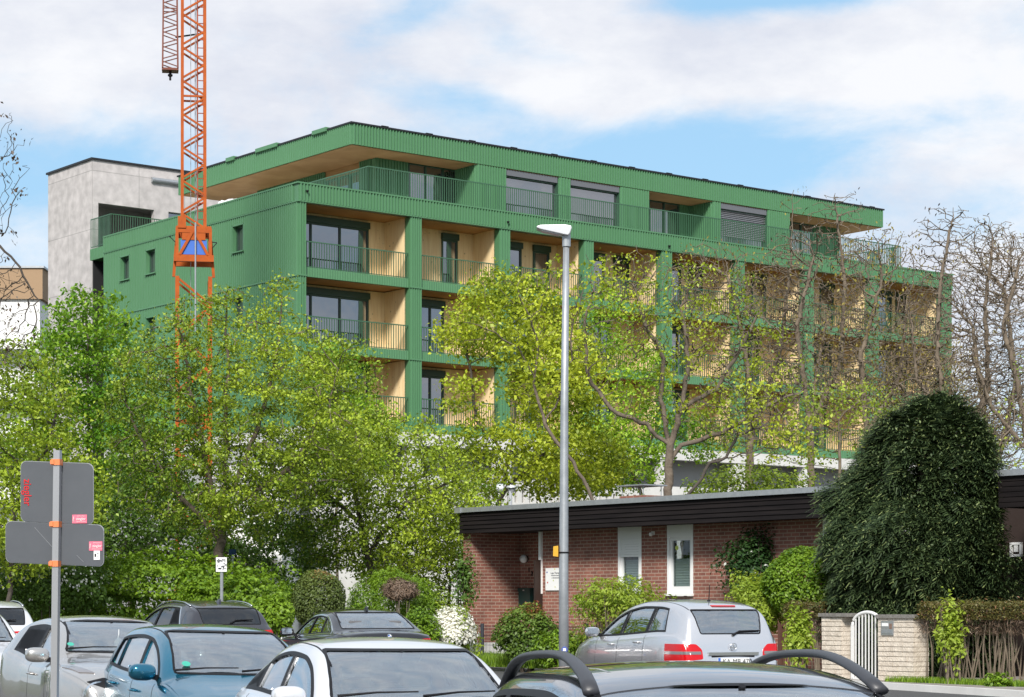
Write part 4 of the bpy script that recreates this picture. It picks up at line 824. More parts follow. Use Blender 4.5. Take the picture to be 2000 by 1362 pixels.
def car(c, loc, heading, roll=0.0, zoff=0.0):
    """heading: plan angle of the direction the front points to, measured from +Y towards +X"""
    B = Body(c); B.mesh(); L, W, H = B.L, B.W, B.H
    f = Vector((math.sin(rad(heading)), math.cos(rad(heading)))); rz = math.atan2(-f.y, -f.x)
    T = thing(c['name'], c['label'], c.get('cat', 'car'), (loc[0], loc[1], gz(loc[1]) + zoff), rz, c.get('group')); T.rotation_euler.x = rad(roll)
    off = L / 2
    def put(o): o.location.x = -off; return o
    paint = c['paint']; blk = MT['gloss_black']
    # --- outlines
    top, belt, edge = B.top, B.belt, B.edge
    xs = np.linspace(c['xw'] - .3, L - .05, 140); gap = c.get('gtop', .06); up = [(x, edge(x) - gap) for x in xs]; lo = [(x, float(belt(x)) + c.get('glo', .03)) for x in xs]
    ok = [i for i in range(len(xs)) if up[i][1] > lo[i][1] + .035]; dlo = [up[i] for i in ok] + [lo[i] for i in ok][::-1]
    xd0, xd1 = c['dend']; dlo = clip(dlo, (xd0, float(belt(xd0))), ((-1), -(xd1 - xd0) / (float(top(xd1)) - float(belt(xd0))) * -1 * 1.0)) if xd0 else dlo
    dlo = [p for i, p in enumerate(dlo) if (Vector(p) - Vector(dlo[i - 1])).length > .008]
    pn = []; ins = inset(dlo, c.get('seal', .028)); prev = None
    pil = c['pillars']; bounds = [(-9, -9, 0)] + [(a, b, w) for a, b, w in pil] + [(99, 99, 0)]; zl, zh = .9, 1.4
    for i in range(len(bounds) - 1):
        poly = ins; a = bounds[i]; b = bounds[i + 1]
        if a[0] > 0: d = Vector((a[1] - a[0], .45)).normalized(); poly = clip(poly, (a[0] + a[2], .95), (d.y, -d.x))
        if b[0] < 90: d = Vector((b[1] - b[0], .45)).normalized(); poly = clip(poly, (b[0] - b[2], .95), (-d.y, d.x))
        poly = [p for k, p in enumerate(poly) if (Vector(p) - Vector(poly[k - 1])).length > .006]
        if len(poly) > 3: pn.append(rnd_poly(poly, .02, 2) if len(poly) < 9 else poly)
    def hw(z, side):           # half width of the front or rear screen at height z
        xx = np.linspace(c['xw'] - .35, L / 2, 60) if side == 0 else np.linspace(L - .02, L / 2, 80)
        for x in xx:
            if top(x) >= z: return float(B.wr(x))
        return float(B.wr(L / 2))
    def screen(z0, z1, side, mrg, mlow=None):
        zs = np.linspace(z0, z1, 9); mlow = mrg if mlow is None else mlow; r = [(hw(z, side) - (mlow + (mrg - mlow) * (z - z0) / (z1 - z0)), z) for z in zs]; return rnd_poly([(y, z) for y, z in (r[0], r[-1])] + [(-r[-1][0], r[-1][1]), (-r[0][0], r[0][1])], .05, 5) if 0 else rnd_poly(r + [(-y, z) for y, z in r[::-1]], .05, 2)
    ws = screen(*c['ws'], 0, .075, c.get('wslow', .10)); rw = screen(*c['rw'], 1, c.get('rwm', .10), c.get('rwlow', .12)); xw0 = c['xw'] - .18; xw1 = L * .5; rx0 = L * .62; rx1 = L + .3
    side_c = [prism_mesh([p], -W, -.25, 'y') for p in pn] + [prism_mesh([p], .25, W, 'y') for p in pn]
    wsc = prism_mesh([ws], xw0, xw1, 'x'); rwc = prism_mesh([rw], rx0, rx1, 'x')
    # --- body
    body = B.shell(0, -.035)
    for q in side_c + [wsc, rwc]: body = boo(body, q, 'DIFFERENCE')
    wheels = c.get('wheels', (.85, L - .85)); R = c.get('R', .32)
    for x in wheels:
        for s in (-1, 1):
            m = MB(); m.lathe([(0, -.3), (R + .055, -.3), (R + .055, .3), (0, .3)], (x, s * (W / 2 - .05), R), 'y', 36); body = boo(body, m.mesh('w', True), 'DIFFERENCE')
    bo = put(link('body', body, paint, T, True, 38))
    for x in wheels:
        for s in (-1, 1):
            m = MB(); y = s * (W / 2 - .12); g = [(R - .1, -.105), (R - .015, -.10), (R, -.07), (R, .07), (R - .015, .10), (R - .1, .105)]; m.lathe(g, (x, y, R), 'y', 36); wh = put(m.build('wheel', MT['rubber'], T, True, 40))
            m = MB(); m.lathe([(R - .1, s * .105), (R - .115, s * .07), (R - .13, s * .02), (R - .13, -s * .05)], (x, y, R), 'y', 36)
            for k in range(c.get('spokes', 7)): t = 2 * math.pi * k / c.get('spokes', 7); m.bar((x, y + s * .06, R), (x + math.cos(t) * (R - .11), y + s * .08, R + math.sin(t) * (R - .11)), .05, .02, up=(0, 1, 0))
            m.lathe([(0, s * .08), (.05, s * .075), (.06, s * .04)], (x, y, R), 'y', 16); rm = m.build('rim', MT['alu'], wh)
    m = MB()
    for x in wheels: m.box(x - R - .06, x + R + .06, -W / 2 + .25, W / 2 - .25, .2, R * 2 + .02)
    m.box(.3, L - .3, -W / 2 + .15, W / 2 - .15, .19, .30); put(m.build('underbody', MT['black'], T))
    # --- black window surround, glass
    def patch(name, cutter, mt, o=.003, i=-.02, minus=(), par=None, auto=38):
        me = boo(B.shell(o, i), cutter, 'INTERSECT')
        for q in minus: me = boo(me, q, 'DIFFERENCE')
        ob = link(name, me, mt, par or T, True, auto)
        if par is None: put(ob)
        return ob
    for s, lo_, hi_ in ((-1, -W, -.25), (1, .25, W)):
        dl = prism_mesh([dlo], lo_, hi_, 'y'); mn = [prism_mesh([p], lo_, hi_, 'y') for p in pn]; patch('window_trim', dl, c.get('trimmat', MT['black']), .003, -.03, mn)
        if c.get('chrome'):
            big = prism_mesh([inset(dlo, -.012)], lo_, hi_, 'y'); patch('window_chrome', big, MT['chrome'], .006, -.004, [prism_mesh([inset(dlo, .008)], lo_, hi_, 'y')])
        for p in mn: patch('side_window', p, MT['car_glass_dark'] if c.get('darkside') else MT['car_glass'], -.012, -.017)
    wbig = prism_mesh([inset(ws, -.018)], xw0 - .03, xw1, 'x'); patch('windscreen_trim', wbig, MT['black'], .002, -.02, [prism_mesh([ws], xw0 - .1, xw1 + .1, 'x')])
    patch('windscreen', wsc, MT['car_glass'], -.004, -.010)
    rbig = prism_mesh([inset(rw, -.018)], rx0, rx1, 'x'); patch('rear_window_trim', rbig, MT['black'], .002, -.02, [prism_mesh([rw], rx0 - .1, rx1 + .1, 'x')])
    patch('rear_window', rwc, MT['car_glass_dark'] if c.get('darkrear') else MT['car_glass'], -.004, -.010)
    for nm, poly, axis, lo_, hi_, mt, o in c.get('patches', []):
        mts = MT[mt] if isinstance(mt, str) else mt
        if axis == 'z':
            patch(nm, prism_mesh([poly], lo_, hi_, 'z'), mts, o, -.01); patch(nm, prism_mesh([[(a, -b) for a, b in poly]], lo_, hi_, 'z'), mts, o, -.01)
        elif axis == 'x': patch(nm, prism_mesh([poly], lo_, hi_, 'x'), mts, o, -.01)
        else:
            patch(nm, prism_mesh([poly], .1, W, 'y'), mts, o, -.01); patch(nm, prism_mesh([poly], -W, -.1, 'y'), mts, o, -.01)
    # --- seams
    t = .004
    for x, slant in c.get('seams', []):
        for lo_, hi_ in ((-W, -.2), (.2, W)):
            sm_ = MB(); z0_, z1_ = .28, float(belt(x)); sm_.prism([(x - t, z0_), (x + t, z0_), (x + slant + t, z1_), (x + slant - t, z1_)], lo_, hi_, 'y'); patch('door_gap', sm_.mesh('s', True), MT['black'], .0012, -.01)
    wr0 = float(B.wr(L * .5))
    for s in (-1, 1):
        sm_ = MB(); sm_.prism([(c['xw'] + .25, s * (wr0 - .035) - .006), (L - .35, s * (wr0 - .035) - .006), (L - .35, s * (wr0 - .035) + .006), (c['xw'] + .25, s * (wr0 - .035) + .006)], float(top(L * .5)) - .16, H + .1, 'z')
        patch('roof_seam', sm_.mesh('s', True), MT['black'], .001, -.01)
    # --- mirrors, handles
    xm = c.get('xmirror', c['xw'] + .24); zm_ = float(belt(xm)) + .05
    for s in (-1, 1):
        y = s * (float(B.wb(xm)) + .02); m = MB(); m.bar((xm, y - s * .04, zm_), (xm, y + s * .08, zm_ + .03), .07, .05); put(m.build('mirror_arm', MT['black'], T))
        bm = bmesh.new(); bmesh.ops.create_uvsphere(bm, u_segments=20, v_segments=12, radius=1)
        for v in bm.verts:
            v.co = Vector((math.copysign(abs(v.co.x) ** .75, v.co.x) * (.085 if v.co.x < 0 else .05), math.copysign(abs(v.co.y) ** .7, v.co.y) * .125, math.copysign(abs(v.co.z) ** .75, v.co.z) * .078)) + Vector((xm, y + s * .10, zm_ + .05))
        me = bpy.data.meshes.new('mirror'); bm.to_mesh(me); bm.free(); mo = put(link('mirror', me, c.get('mirrorpaint', paint), T, True))
        m = MB(); m.box(xm + .05, xm + .056, y + s * .12 - .09, y + s * .12 + .09, zm_ + .01, zm_ + .11); m.build('mirror_glass', MT['chrome'], mo)
    for x in c.get('handles', []):
        for s in (-1, 1):
            z = float(belt(x)) - .11; y = s * float(B.w(x)) * 1.0; m = MB(); m.tube([(x - .09, y - s * .01, z), (x - .07, y + s * .028, z + .005), (x + .05, y + s * .03, z + .008), (x + .08, y - s * .01, z + .01)], .012, 8); put(m.build('door_handle', paint, T, True))
    # --- interior
    IN = MT['interior']; m = MB(); xi = c['xw'] + .25; zb_ = float(belt(c['xw'] + .3))
    m.box(xi, xi + .38, -W / 2 + .22, W / 2 - .22, .5, zb_ - .07); put(m.build('dashboard', IN, T))
    for k, xx in enumerate((c['xw'] + 1.25, c['xw'] + 2.1)):
        if xx > L - .55: continue
        for y in (-.36, .36):
            m = MB(); hs = H - 1.45; m.box(xx - .45, xx, y - .24, y + .24, .32, .52); m.bar((xx + .02, y, .5), (xx + .2, y, 1.02 + hs), .46, .12, up=(1, 0, 0)) ; sq = put(m.build('seat', IN, T)); bv = sq.modifiers.new('b', 'BEVEL'); bv.width = .05; bv.segments = 3
            m = MB(); m.bar((xx + .2, y, 1.06 + hs), (xx + .23, y, 1.24 + hs), .26, .09, up=(1, 0, 0)); h_ = m.build('headrest', IN, sq); bv = h_.modifiers.new('b', 'BEVEL'); bv.width = .04; bv.segments = 3
    m = MB(); pts = [(xi + .42 + .08 * math.cos(t), -.36 * c.get('lhd', -1) + .18 * math.sin(t), zb_ - .06 + .17 * math.cos(t)) for t in [math.pi * 2 * i / 20 for i in range(21)]]; m.tube(pts, .014, 6, False); put(m.build('steering_wheel', MT['black'], T))
    zt_ = c['ws'][1]; xm2 = c['xw'] + .62 * 1.15; xx = next(x for x in np.linspace(c['xw'], L / 2, 80) if top(x) > zt_ - .02)
    m = MB(); m.box(xx + .10, xx + .14, -.12, .12, zt_ - .16, zt_ - .09); m.tube([(xx + .1, 0, zt_ - .1), (xx + .04, 0, zt_ + .0)], .014, 6); put(m.build('rear_view_mirror', MT['black'], T))
    # --- wipers
    for s in (-1, 1):
        m = MB(); y0, y1 = s * .05 + .25, s * .05 - .45 if s > 0 else s * .05 - .35; zc_ = lambda y: c['ws'][0]
        def on(y, z):
            zc0 = z; x = next((x for x in np.linspace(c['xw'] - .3, L / 2, 240) if float(top(x)) - B.crown(x) * (abs(y) / max(.3, float(B.wr(x)))) ** 2 * .8 > zc0), L / 3); return Vector((x - .03, y, z + .012))
        y0 = .62 if s > 0 else .02; m.tube([on(y0, c['ws'][0] + .005), on(y0 - .28, c['ws'][0] + .03), on(y0 - .58, c['ws'][0] + .035)], [.012, .008, .006], 6); put(m.build('wiper', MT['black'], T))
    for (yy, zz, rr_, mt_) in c.get('stickers', []):
        p_ = on(yy, zz); p2 = on(yy, zz + .06); sl_ = math.atan2(p2.z - p_.z, p2.x - p_.x); m = MB(); m.lathe([(0, .004), (rr_, .003), (rr_, 0)], (0, 0, 0), 'z', 20); s_ = put(m.build('round_sticker', MT[mt_], T)); s_.location = (p_.x - off + .012, p_.y, p_.z + .002); s_.rotation_euler = (0, -sl_, 0)
    if c.get('rwiper'):
        y0, z0_ = c['rwiper']; m = MB()
        def onr(y, z): x = next((x for x in np.linspace(L, L / 2, 200) if float(top(x)) > z + .01), L - .3); return Vector((x + .02, y, z))
        m.tube([onr(y0, z0_), onr(y0 + .12, z0_ + .06), onr(y0 + .48, z0_ + .075)], [.022, .016, .008], 8); put(m.build('rear_wiper', MT['black'], T))
    if c.get('rails'):
        mt, hgt, x0, x1, th = c['rails']
        for s in (-1, 1):
            pts = []; n = 22
            for i in range(n + 1):
                u = i / n; x = x0 + (x1 - x0) * u; y = s * (float(B.wr(x)) - .03); e = (1 - abs(2 * u - 1) ** c.get('railpow', 3.2)) ; pts.append((x, y, edge(x) + .02 + hgt * e))
            m = MB(); m.tube(pts, [th * (1 + .12 * abs(2 * i / n - 1) ** 4) for i in range(n + 1)], 12, sq=(1.25, .72)); put(m.build('roof_rail', MT[mt], T, True))
    if c.get('antenna'):
        k, x = c['antenna']; z = float(top(x)); m = MB()
        if k == 'fin': m.prism([(x - .08, z - .01), (x + .09, z - .01), (x + .085, z + .04), (x + .05, z + .065)], -.022, .022); put(m.build('antenna', c.get('finmat', paint), T, recalc=True))
        else: m.lathe([(0, 0), (.035, 0), (.02, .025), (0, .03)], (x, 0, z - .005), 'z', 12); m.tube([(x, 0, z), (x + .03, 0, z + .25)], [.009, .006], 6); put(m.build('antenna', MT['black'], T))
    for fn in c.get('extra', []): fn(T, B, put, patch)
    return T
def paintmat(name, col, metal=.6, rough=.32):
    m = mat(name, col, rough * .72, metal, coat=1, coat_rough=.02); return m
MT['gloss_black'] = mat('gloss_black', (.01, .01, .011), .15)
MT['chrome'] = mat('chrome', (.75, .76, .78), .12, 1)
MT['car_glass'] = glass('car_glass', (.88, .95, .95), 1.6, .8, 0, .28)
MT['car_glass_dark'] = glass('tinted_car_glass', (.5, .52, .55), 1.6, .22, 0, .04)
MT['interior'] = mat('car_interior', (.10, .10, .105), .8)
MT['red_lamp'] = mat('red_lamp', (.50, .004, .008), .15)
MT['env_green'] = mat('sticker_green', (.05, .38, .28), .5); MT['clear_lamp'] = mat('clear_lamp', (.55, .55, .56), .12, .6, coat=1)
MT['smoke_lamp'] = mat('smoked_lamp', (.22, .2, .2), .15, .4, coat=1)
def rect(a, b, c, d): return [(a, b), (c, b), (c, d), (a, d)]
def plate(T, B, put, x, z, txt, tilt=0, y=0, rear=True):
    m = MB(); s = 1 if rear else -1; m.box(x - .006, x + .006, y - .26, y + .26, z - .055, z + .055); p = put(m.build('number_plate', MT['white'], T)); m = MB(); m.box(x + s * .007 - .002, x + s * .007 + .002, (y - .26) if rear else (y + .22), (y - .22) if rear else (y + .26), z - .055, z + .055); m.build('blue_band', MT['blue'], p)
    if txt: text(txt, .105, 'lettering', MT['black'], p, (x + s * .009, y + (-.19 if rear else .19), z), (rad(90), 0, rad(90 if rear else -90)), .001, 'LEFT')
# ------------------------------------------------------------------ the cars of the photograph
P_SILVER = paintmat('silver_paint', (.66, .66, .68), .75, .34); P_SILVER2 = paintmat('light_silver_paint', (.78, .78, .80), .5, .4); P_GREY = paintmat('warm_silver_paint', (.52, .50, .48), .75, .34)
P_BLUE = paintmat('petrol_blue_paint', (.010, .165, .27), .7, .28); P_BLACK = paintmat('black_paint', (.012, .012, .016), .3, .25); P_DKGREY = paintmat('dark_grey_paint', (.05, .05, .06), .6, .32)
P_WHITE = paintmat('white_car_paint', (.66, .66, .68), .1, .35); P_DKBLUE = paintmat('blue_black_paint', (.17, .175, .20), .85, .24)
H_ = 22 - 180      # near row faces the camera
def xz(B, x): return float(B.belt(x))
# silver saloon
silver = dict(name='parked_car', label='silver saloon with rounded roof parked third in the front row', paint=P_SILVER2, L=4.55, W=1.75, H=1.42, xw=1.45, xrw=3.5, wcr=.05,
    top=[(0, .56), (.1, .68), (.5, .80), (1.2, .93), (1.4, .985), (1.8, 1.20), (2.1, 1.335), (2.4, 1.40), (2.8, 1.42), (3.2, 1.395), (3.6, 1.27), (3.95, 1.08), (4.1, 1.02), (4.45, .99), (4.55, .88)],
    belt=[(0, .52), (.15, .62), (.6, .76), (1.3, .885), (2.4, .93), (3.6, .965), (4.1, .955), (4.45, .92), (4.55, .82)], dend=(None, 0), pillars=[(2.62, 2.72, .035), (3.35, 3.35, .015)],
    ws=(1.0, 1.325), rw=(1.06, 1.34), seams=[(2.6, .06), (1.6, .1), (3.45, .1)], handles=[2.5, 3.4], tum=.40,
    patches=[('headlight', rect(.42, .55, .8, .74), 'x', -.3, .55, 'clear_lamp', .003), ('headlight', rect(-.8, .55, -.42, .74), 'x', -.3, .55, 'clear_lamp', .003)])
def sticker(T, B, put, patch):
    pass
# blue hatchback
blue = dict(name='parked_car', label='petrol blue hatchback with a round green sticker parked second in the front row', paint=P_BLUE, mirrorpaint=P_BLUE, L=3.85, W=1.67, H=1.50, xw=.98, xrw=3.45, wcr=.06,
    top=[(0, .60), (.08, .74), (.35, .87), (.85, .99), (1.0, 1.045), (1.4, 1.27), (1.7, 1.40), (2.0, 1.475), (2.4, 1.50), (2.9, 1.485), (3.3, 1.42), (3.5, 1.33), (3.65, 1.12), (3.74, .98), (3.8, .85), (3.85, .70)],
    belt=[(0, .55), (.1, .68), (.4, .80), (.95, .94), (1.6, .965), (2.6, 1.01), (3.3, 1.05), (3.6, 1.0), (3.85, .68)], dend=(3.25, 3.02), stickers=[(.50, 1.12, .04, 'env_green')], pillars=[(1.98, 2.05, .04), (2.85, 2.85, .012)],
    ws=(1.06, 1.425), rw=(1.08, 1.38), seams=[(1.97, .05), (1.1, .08), (2.95, .1)], handles=[1.85, 2.75], tum=.34,
    patches=[('headlight', [(.42, .68), (.78, .72), (.80, .86), (.55, .84)], 'x', -.3, .5, 'clear_lamp', .004), ('headlight', [(-.42, .68), (-.78, .72), (-.80, .86), (-.55, .84)], 'x', -.3, .5, 'clear_lamp', .004)])
# compact crossover with round lamps
juke = dict(name='parked_car', label='warm silver crossover with round lower headlamps parked behind the road sign post', paint=P_GREY, L=4.13, W=1.77, H=1.565, xw=1.18, xrw=3.6, wcr=.05, wheels=(.83, 3.36), R=.34,
    width=[(0, .60), (.1, .70), (.35, .82), (.6, .875), (.85, .885), (1.15, .855), (1.6, .83), (2.6, .83), (3.0, .855), (3.35, .885), (3.7, .86), (4.0, .77), (4.13, .66)],
    top=[(0, .74), (.06, .90), (.25, 1.0), (.7, 1.085), (1.05, 1.125), (1.2, 1.16), (1.6, 1.36), (1.9, 1.48), (2.2, 1.545), (2.6, 1.565), (3.0, 1.54), (3.4, 1.45), (3.65, 1.33), (3.85, 1.12), (4.0, .95), (4.08, .8), (4.13, .7)],
    belt=[(0, .68), (.08, .84), (.3, .94), (.8, 1.02), (1.15, 1.05), (1.6, 1.03), (2.3, 1.04), (3.0, 1.12), (3.5, 1.16), (3.8, 1.02), (4.13, .68)], dend=(3.15, 3.0), pillars=[(2.25, 2.30, .04)],
    ws=(1.19, 1.50), rw=(1.16, 1.42), seams=[(2.22, .05), (1.3, .06)], handles=[2.05], tum=.42, spokes=5,
    patches=[('grille', rnd_poly([(-.50, .84), (-.2, .76), (.2, .76), (.50, .84), (.68, .90), (.5, .945), (.25, .90), (-.25, .90), (-.5, .945), (-.68, .90)], .02), 'x', -.3, .4, 'black', .004),
             ('indicator_lamp', rnd_poly([(.26, .56), (.36, .70), (.72, .80), (.66, .70)], .02), 'z', .7, 1.2, 'smoke_lamp', .008)], stickers=[(.55, 1.24, .035, 'env_green')])
def juke_lamps(T, B, put, patch):
    for s in (-1, 1):
        c = (.155, s * .56, .755); m = MB(); m.lathe([(.155, .02), (.152, -.055), (.125, -.06), (.12, -.03)], c, 'x', 32); r = put(m.build('lamp_ring', MT['chrome'], T, True, 40))
        m = MB(); m.lathe([(.122, -.045), (.08, -.075), (0, -.088)], c, 'x', 24); m.build('lens', MT['clear_lamp'], r, True)
    m = MB(); m.box(-.02, .15, -.45, .45, .40, .52); put(m.build('air_intake', MT['black'], T))
    plate(T, B, put, -.03, .44, 'KA JK 214', rear=False)
    m = MB(); m.tube([(1.62, 0, 1.42), (1.62, 0, 1.30)], .004, 5); r = put(m.build('hanging_ornament', MT['white'], T)); m = MB(); m.lathe([(0, .07), (.03, .05), (.05, 0), (.045, -.03), (.055, -.05), (.02, -.04), (0, -.06)], (1.62, 0, 1.27), 'z', 9); m.build('ornament_flower', MT['white'], r)
juke['extra'] = [juke_lamps]
# white SUV at the left edge
wsuv = dict(name='parked_car', label='white compact car cut off by the left edge with its number plate showing', paint=P_WHITE, L=4.3, W=1.78, H=1.58, xw=1.2, xrw=3.7, wheels=(.85, 3.5), R=.34,
    top=[(0, .70), (.06, .84), (.3, .95), (.9, 1.05), (1.15, 1.10), (1.6, 1.34), (1.95, 1.49), (2.3, 1.56), (2.7, 1.58), (3.3, 1.56), (3.7, 1.48), (3.95, 1.25), (4.1, 1.05), (4.2, .9), (4.3, .7)],
    belt=[(0, .64), (.1, .76), (.4, .89), (1.1, 1.0), (2.0, 1.03), (3.2, 1.07), (3.8, 1.04), (4.3, .68)], dend=(3.7, 3.5), pillars=[(2.3, 2.36, .04), (3.15, 3.15, .03)],
    ws=(1.12, 1.50), rw=(1.12, 1.44), seams=[(2.28, .05)], handles=[2.1, 3.0], tum=.36,
    patches=[('grille', rect(-.5, .60, .5, .70), 'x', -.3, .4, 'black', .004), ('headlight', [(.55, .72), (.82, .76), (.80, .90), (.6, .86)], 'x', -.3, .6, 'clear_lamp', .006), ('headlight', [(-.55, .72), (-.82, .76), (-.80, .90), (-.6, .86)], 'x', -.3, .6, 'clear_lamp', .006),
             ('bumper_trim', rect(-.86, .36, .86, .56), 'x', -.3, .35, 'black', .003)])
wsuv['extra'] = [lambda T, B, put, patch: plate(T, B, put, -.035, .47, 'KA WK 318', rear=False)]
# black estate in front with high rails
estate = dict(name='parked_car', label='blue black estate with thick arched roof rails nearest the camera', paint=P_DKBLUE, L=4.7, W=1.76, H=1.44, xw=1.55, xrw=4.4, wcr=.05, cr=.055,
    top=[(0, .56), (.1, .68), (.5, .80), (1.3, .93), (1.5, .985), (1.95, 1.22), (2.25, 1.345), (2.55, 1.41), (3.0, 1.44), (3.5, 1.43), (4.0, 1.405), (4.38, 1.35), (4.52, 1.14), (4.6, .96), (4.65, .85), (4.7, .7)],
    belt=[(0, .52), (.15, .62), (.6, .76), (1.45, .89), (2.6, .93), (3.6, .96), (4.4, .98), (4.7, .66)], dend=(4.35, 4.1), pillars=[(2.70, 2.80, .04), (3.62, 3.66, .04)],
    ws=(1.0, 1.365), rw=(1.02, 1.32), seams=[(2.68, .06), (3.6, .06)], handles=[2.5, 3.45], tum=.42, rails=('rail_black', .065, 2.36, 4.34, .024), railpow=2.6)
MT['rail_black'] = mat('satin_black', (.035, .036, .042), .42)
# compact van seen from behind (far side)
bclass = dict(name='parked_car', label='light silver hatchback seen from behind parked in front of the bungalow', paint=P_SILVER, L=4.27, W=1.78, H=1.60, xw=.98, xrw=4.0, wcr=.05, wheels=(.8, 3.57), R=.33, rcr=.03,
    top=[(0, .66), (.08, .80), (.35, .92), (.8, 1.03), (1.0, 1.09), (1.4, 1.30), (1.75, 1.46), (2.1, 1.55), (2.6, 1.60), (3.1, 1.595), (3.6, 1.55), (3.9, 1.50), (4.0, 1.44), (4.12, 1.22), (4.18, 1.05), (4.215, .92), (4.235, .8), (4.27, .62)],
    belt=[(0, .60), (.1, .72), (.4, .85), (.95, .97), (1.6, .985), (2.6, 1.03), (3.5, 1.07), (3.95, 1.06), (4.15, .94), (4.27, .60)],
    width=[(0, .68), (.15, .79), (.5, .86), (1.0, .885), (2.2, .885), (3.4, .885), (3.85, .86), (4.1, .82), (4.27, .74)],
    dend=(3.62, 3.42), pillars=[(1.02 + .95, 2.05, .04), (2.92, 2.98, .05)], ws=(1.12, 1.49), rw=(1.085, 1.425), rwm=.07, rwlow=.16, seams=[(1.95, .06), (1.15, .05), (2.9, .07)], handles=[1.8, 2.75], tum=.34, trimmat=MT['black'], rwiper=(.02, 1.05), antenna=('rod', 3.45),
    patches=[('tail_light', rnd_poly([(.50, .70), (.90, .66), (.90, .925), (.60, .925), (.51, .84)], .03), 'x', 3.7, 4.5, 'red_lamp', .008), ('tail_light', rnd_poly([(-.50, .70), (-.90, .66), (-.90, .925), (-.60, .925), (-.51, .84)], .03), 'x', 3.7, 4.5, 'red_lamp', .008),
             ('tail_light_band', rect(.53, .77, .90, .815), 'x', 3.7, 4.5, 'smoke_lamp', .011), ('tail_light_band', rect(-.90, .77, -.53, .815), 'x', 3.7, 4.5, 'smoke_lamp', .011),
             ('brake_light', rect(-.2, 1.485, .2, 1.505), 'x', 3.86, 4.5, 'red_lamp', .012)])
def bextra(T, B, put, patch):
    m = MB(); m.box(4.24, 4.262, -.42, .42, .755, .80); m.box(4.24, 4.275, -.42, .42, .785, .80); put(m.build('chrome_strip', MT['chrome'], T))
    m = MB(); m.box(4.22, 4.245, -.36, .36, .54, .75); put(m.build('plate_recess', MT['black'], T)); plate(T, B, put, 4.258, .66, 'KA MB 470')
    c = (4.245, 0, .885); m = MB(); pts = [(c[0] + .012, .052 * math.cos(t), c[2] + .052 * math.sin(t)) for t in [2 * math.pi * i / 24 for i in range(25)]]; m.tube(pts, .006, 6, False)
    for k in range(3): t = rad(90 + 120 * k); m.bar((c[0] + .012, 0, c[2]), (c[0] + .012, .05 * math.cos(t), c[2] + .05 * math.sin(t)), .012, .008, up=(1, 0, 0))
    put(m.build('emblem', MT['chrome'], T)); m = MB(); m.box(4.262, 4.272, -.7, .7, .36, .42); put(m.build('bumper_trim', MT['black'], T))
    for s in (-1, 1): m = MB(); m.box(4.262, 4.274, s * .58 - .1, s * .58 + .1, .45, .49); put(m.build('reflector', MT['red_lamp'], T))
bclass['extra'] = [bextra]
# black saloon seen from behind
bmw = dict(name='parked_car', label='black saloon with chrome window line seen from behind beside the round bushes', paint=P_BLACK, L=4.9, W=1.86, H=1.46, xw=1.75, xrw=4.0, wheels=(.85, 3.8), R=.33, chrome=True, darkside=False,
    top=[(0, .56), (.1, .70), (.5, .82), (1.5, .96), (1.7, 1.0), (2.1, 1.22), (2.4, 1.36), (2.7, 1.435), (3.1, 1.46), (3.5, 1.44), (3.9, 1.34), (4.25, 1.17), (4.4, 1.10), (4.75, 1.06), (4.83, 1.03), (4.9, .86)],
    belt=[(0, .52), (.15, .64), (.6, .78), (1.7, .93), (2.8, .96), (3.8, 1.0), (4.4, 1.01), (4.75, .98), (4.9, .80)], dend=(None, 0), pillars=[(2.82, 2.9, .03), (3.6, 3.52, .012)],
    ws=(1.03, 1.39), rw=(1.125, 1.39), rwm=.10, rwlow=.10, seams=[(2.8, .06)], handles=[2.65, 3.6], tum=.42, antenna=('fin', 3.55),
    patches=[('tail_light', rnd_poly([(.42, .80), (.95, .80), (.95, .96), (.60, .94)], .02), 'x', 4.4, 5.1, 'red_lamp', .006), ('tail_light', rnd_poly([(-.42, .80), (-.95, .80), (-.95, .96), (-.60, .94)], .02), 'x', 4.4, 5.1, 'red_lamp', .006)])
def bmwx(T, B, put, patch):
    m = MB(); m.lathe([(0, .016), (.041, .014), (.044, 0)], (4.862, 0, .985), 'x', 24); e = put(m.build('emblem', MT['chrome'], T))
    for k in range(4):
        m = MB(); pts = [(0, 0)] + [(.03 * math.cos(t), .03 * math.sin(t)) for t in [rad(90 * k + 18 * i) for i in range(6)]]; m.prism(pts, 4.878, 4.882, 'x')
        for j in range(len(m.v)): m.v[j] = (m.v[j][0], m.v[j][1], m.v[j][2] + .985)
        m.build('emblem_field', MT['blue'] if k % 2 else MT['white'], e, recalc=True)
    m = MB(); m.box(4.885, 4.90, -.5, .5, .872, .895); put(m.build('chrome_strip', MT['chrome'], T)); plate(T, B, put, 4.905, .74, 'KA BL 55')
bmw['extra'] = [bmwx]
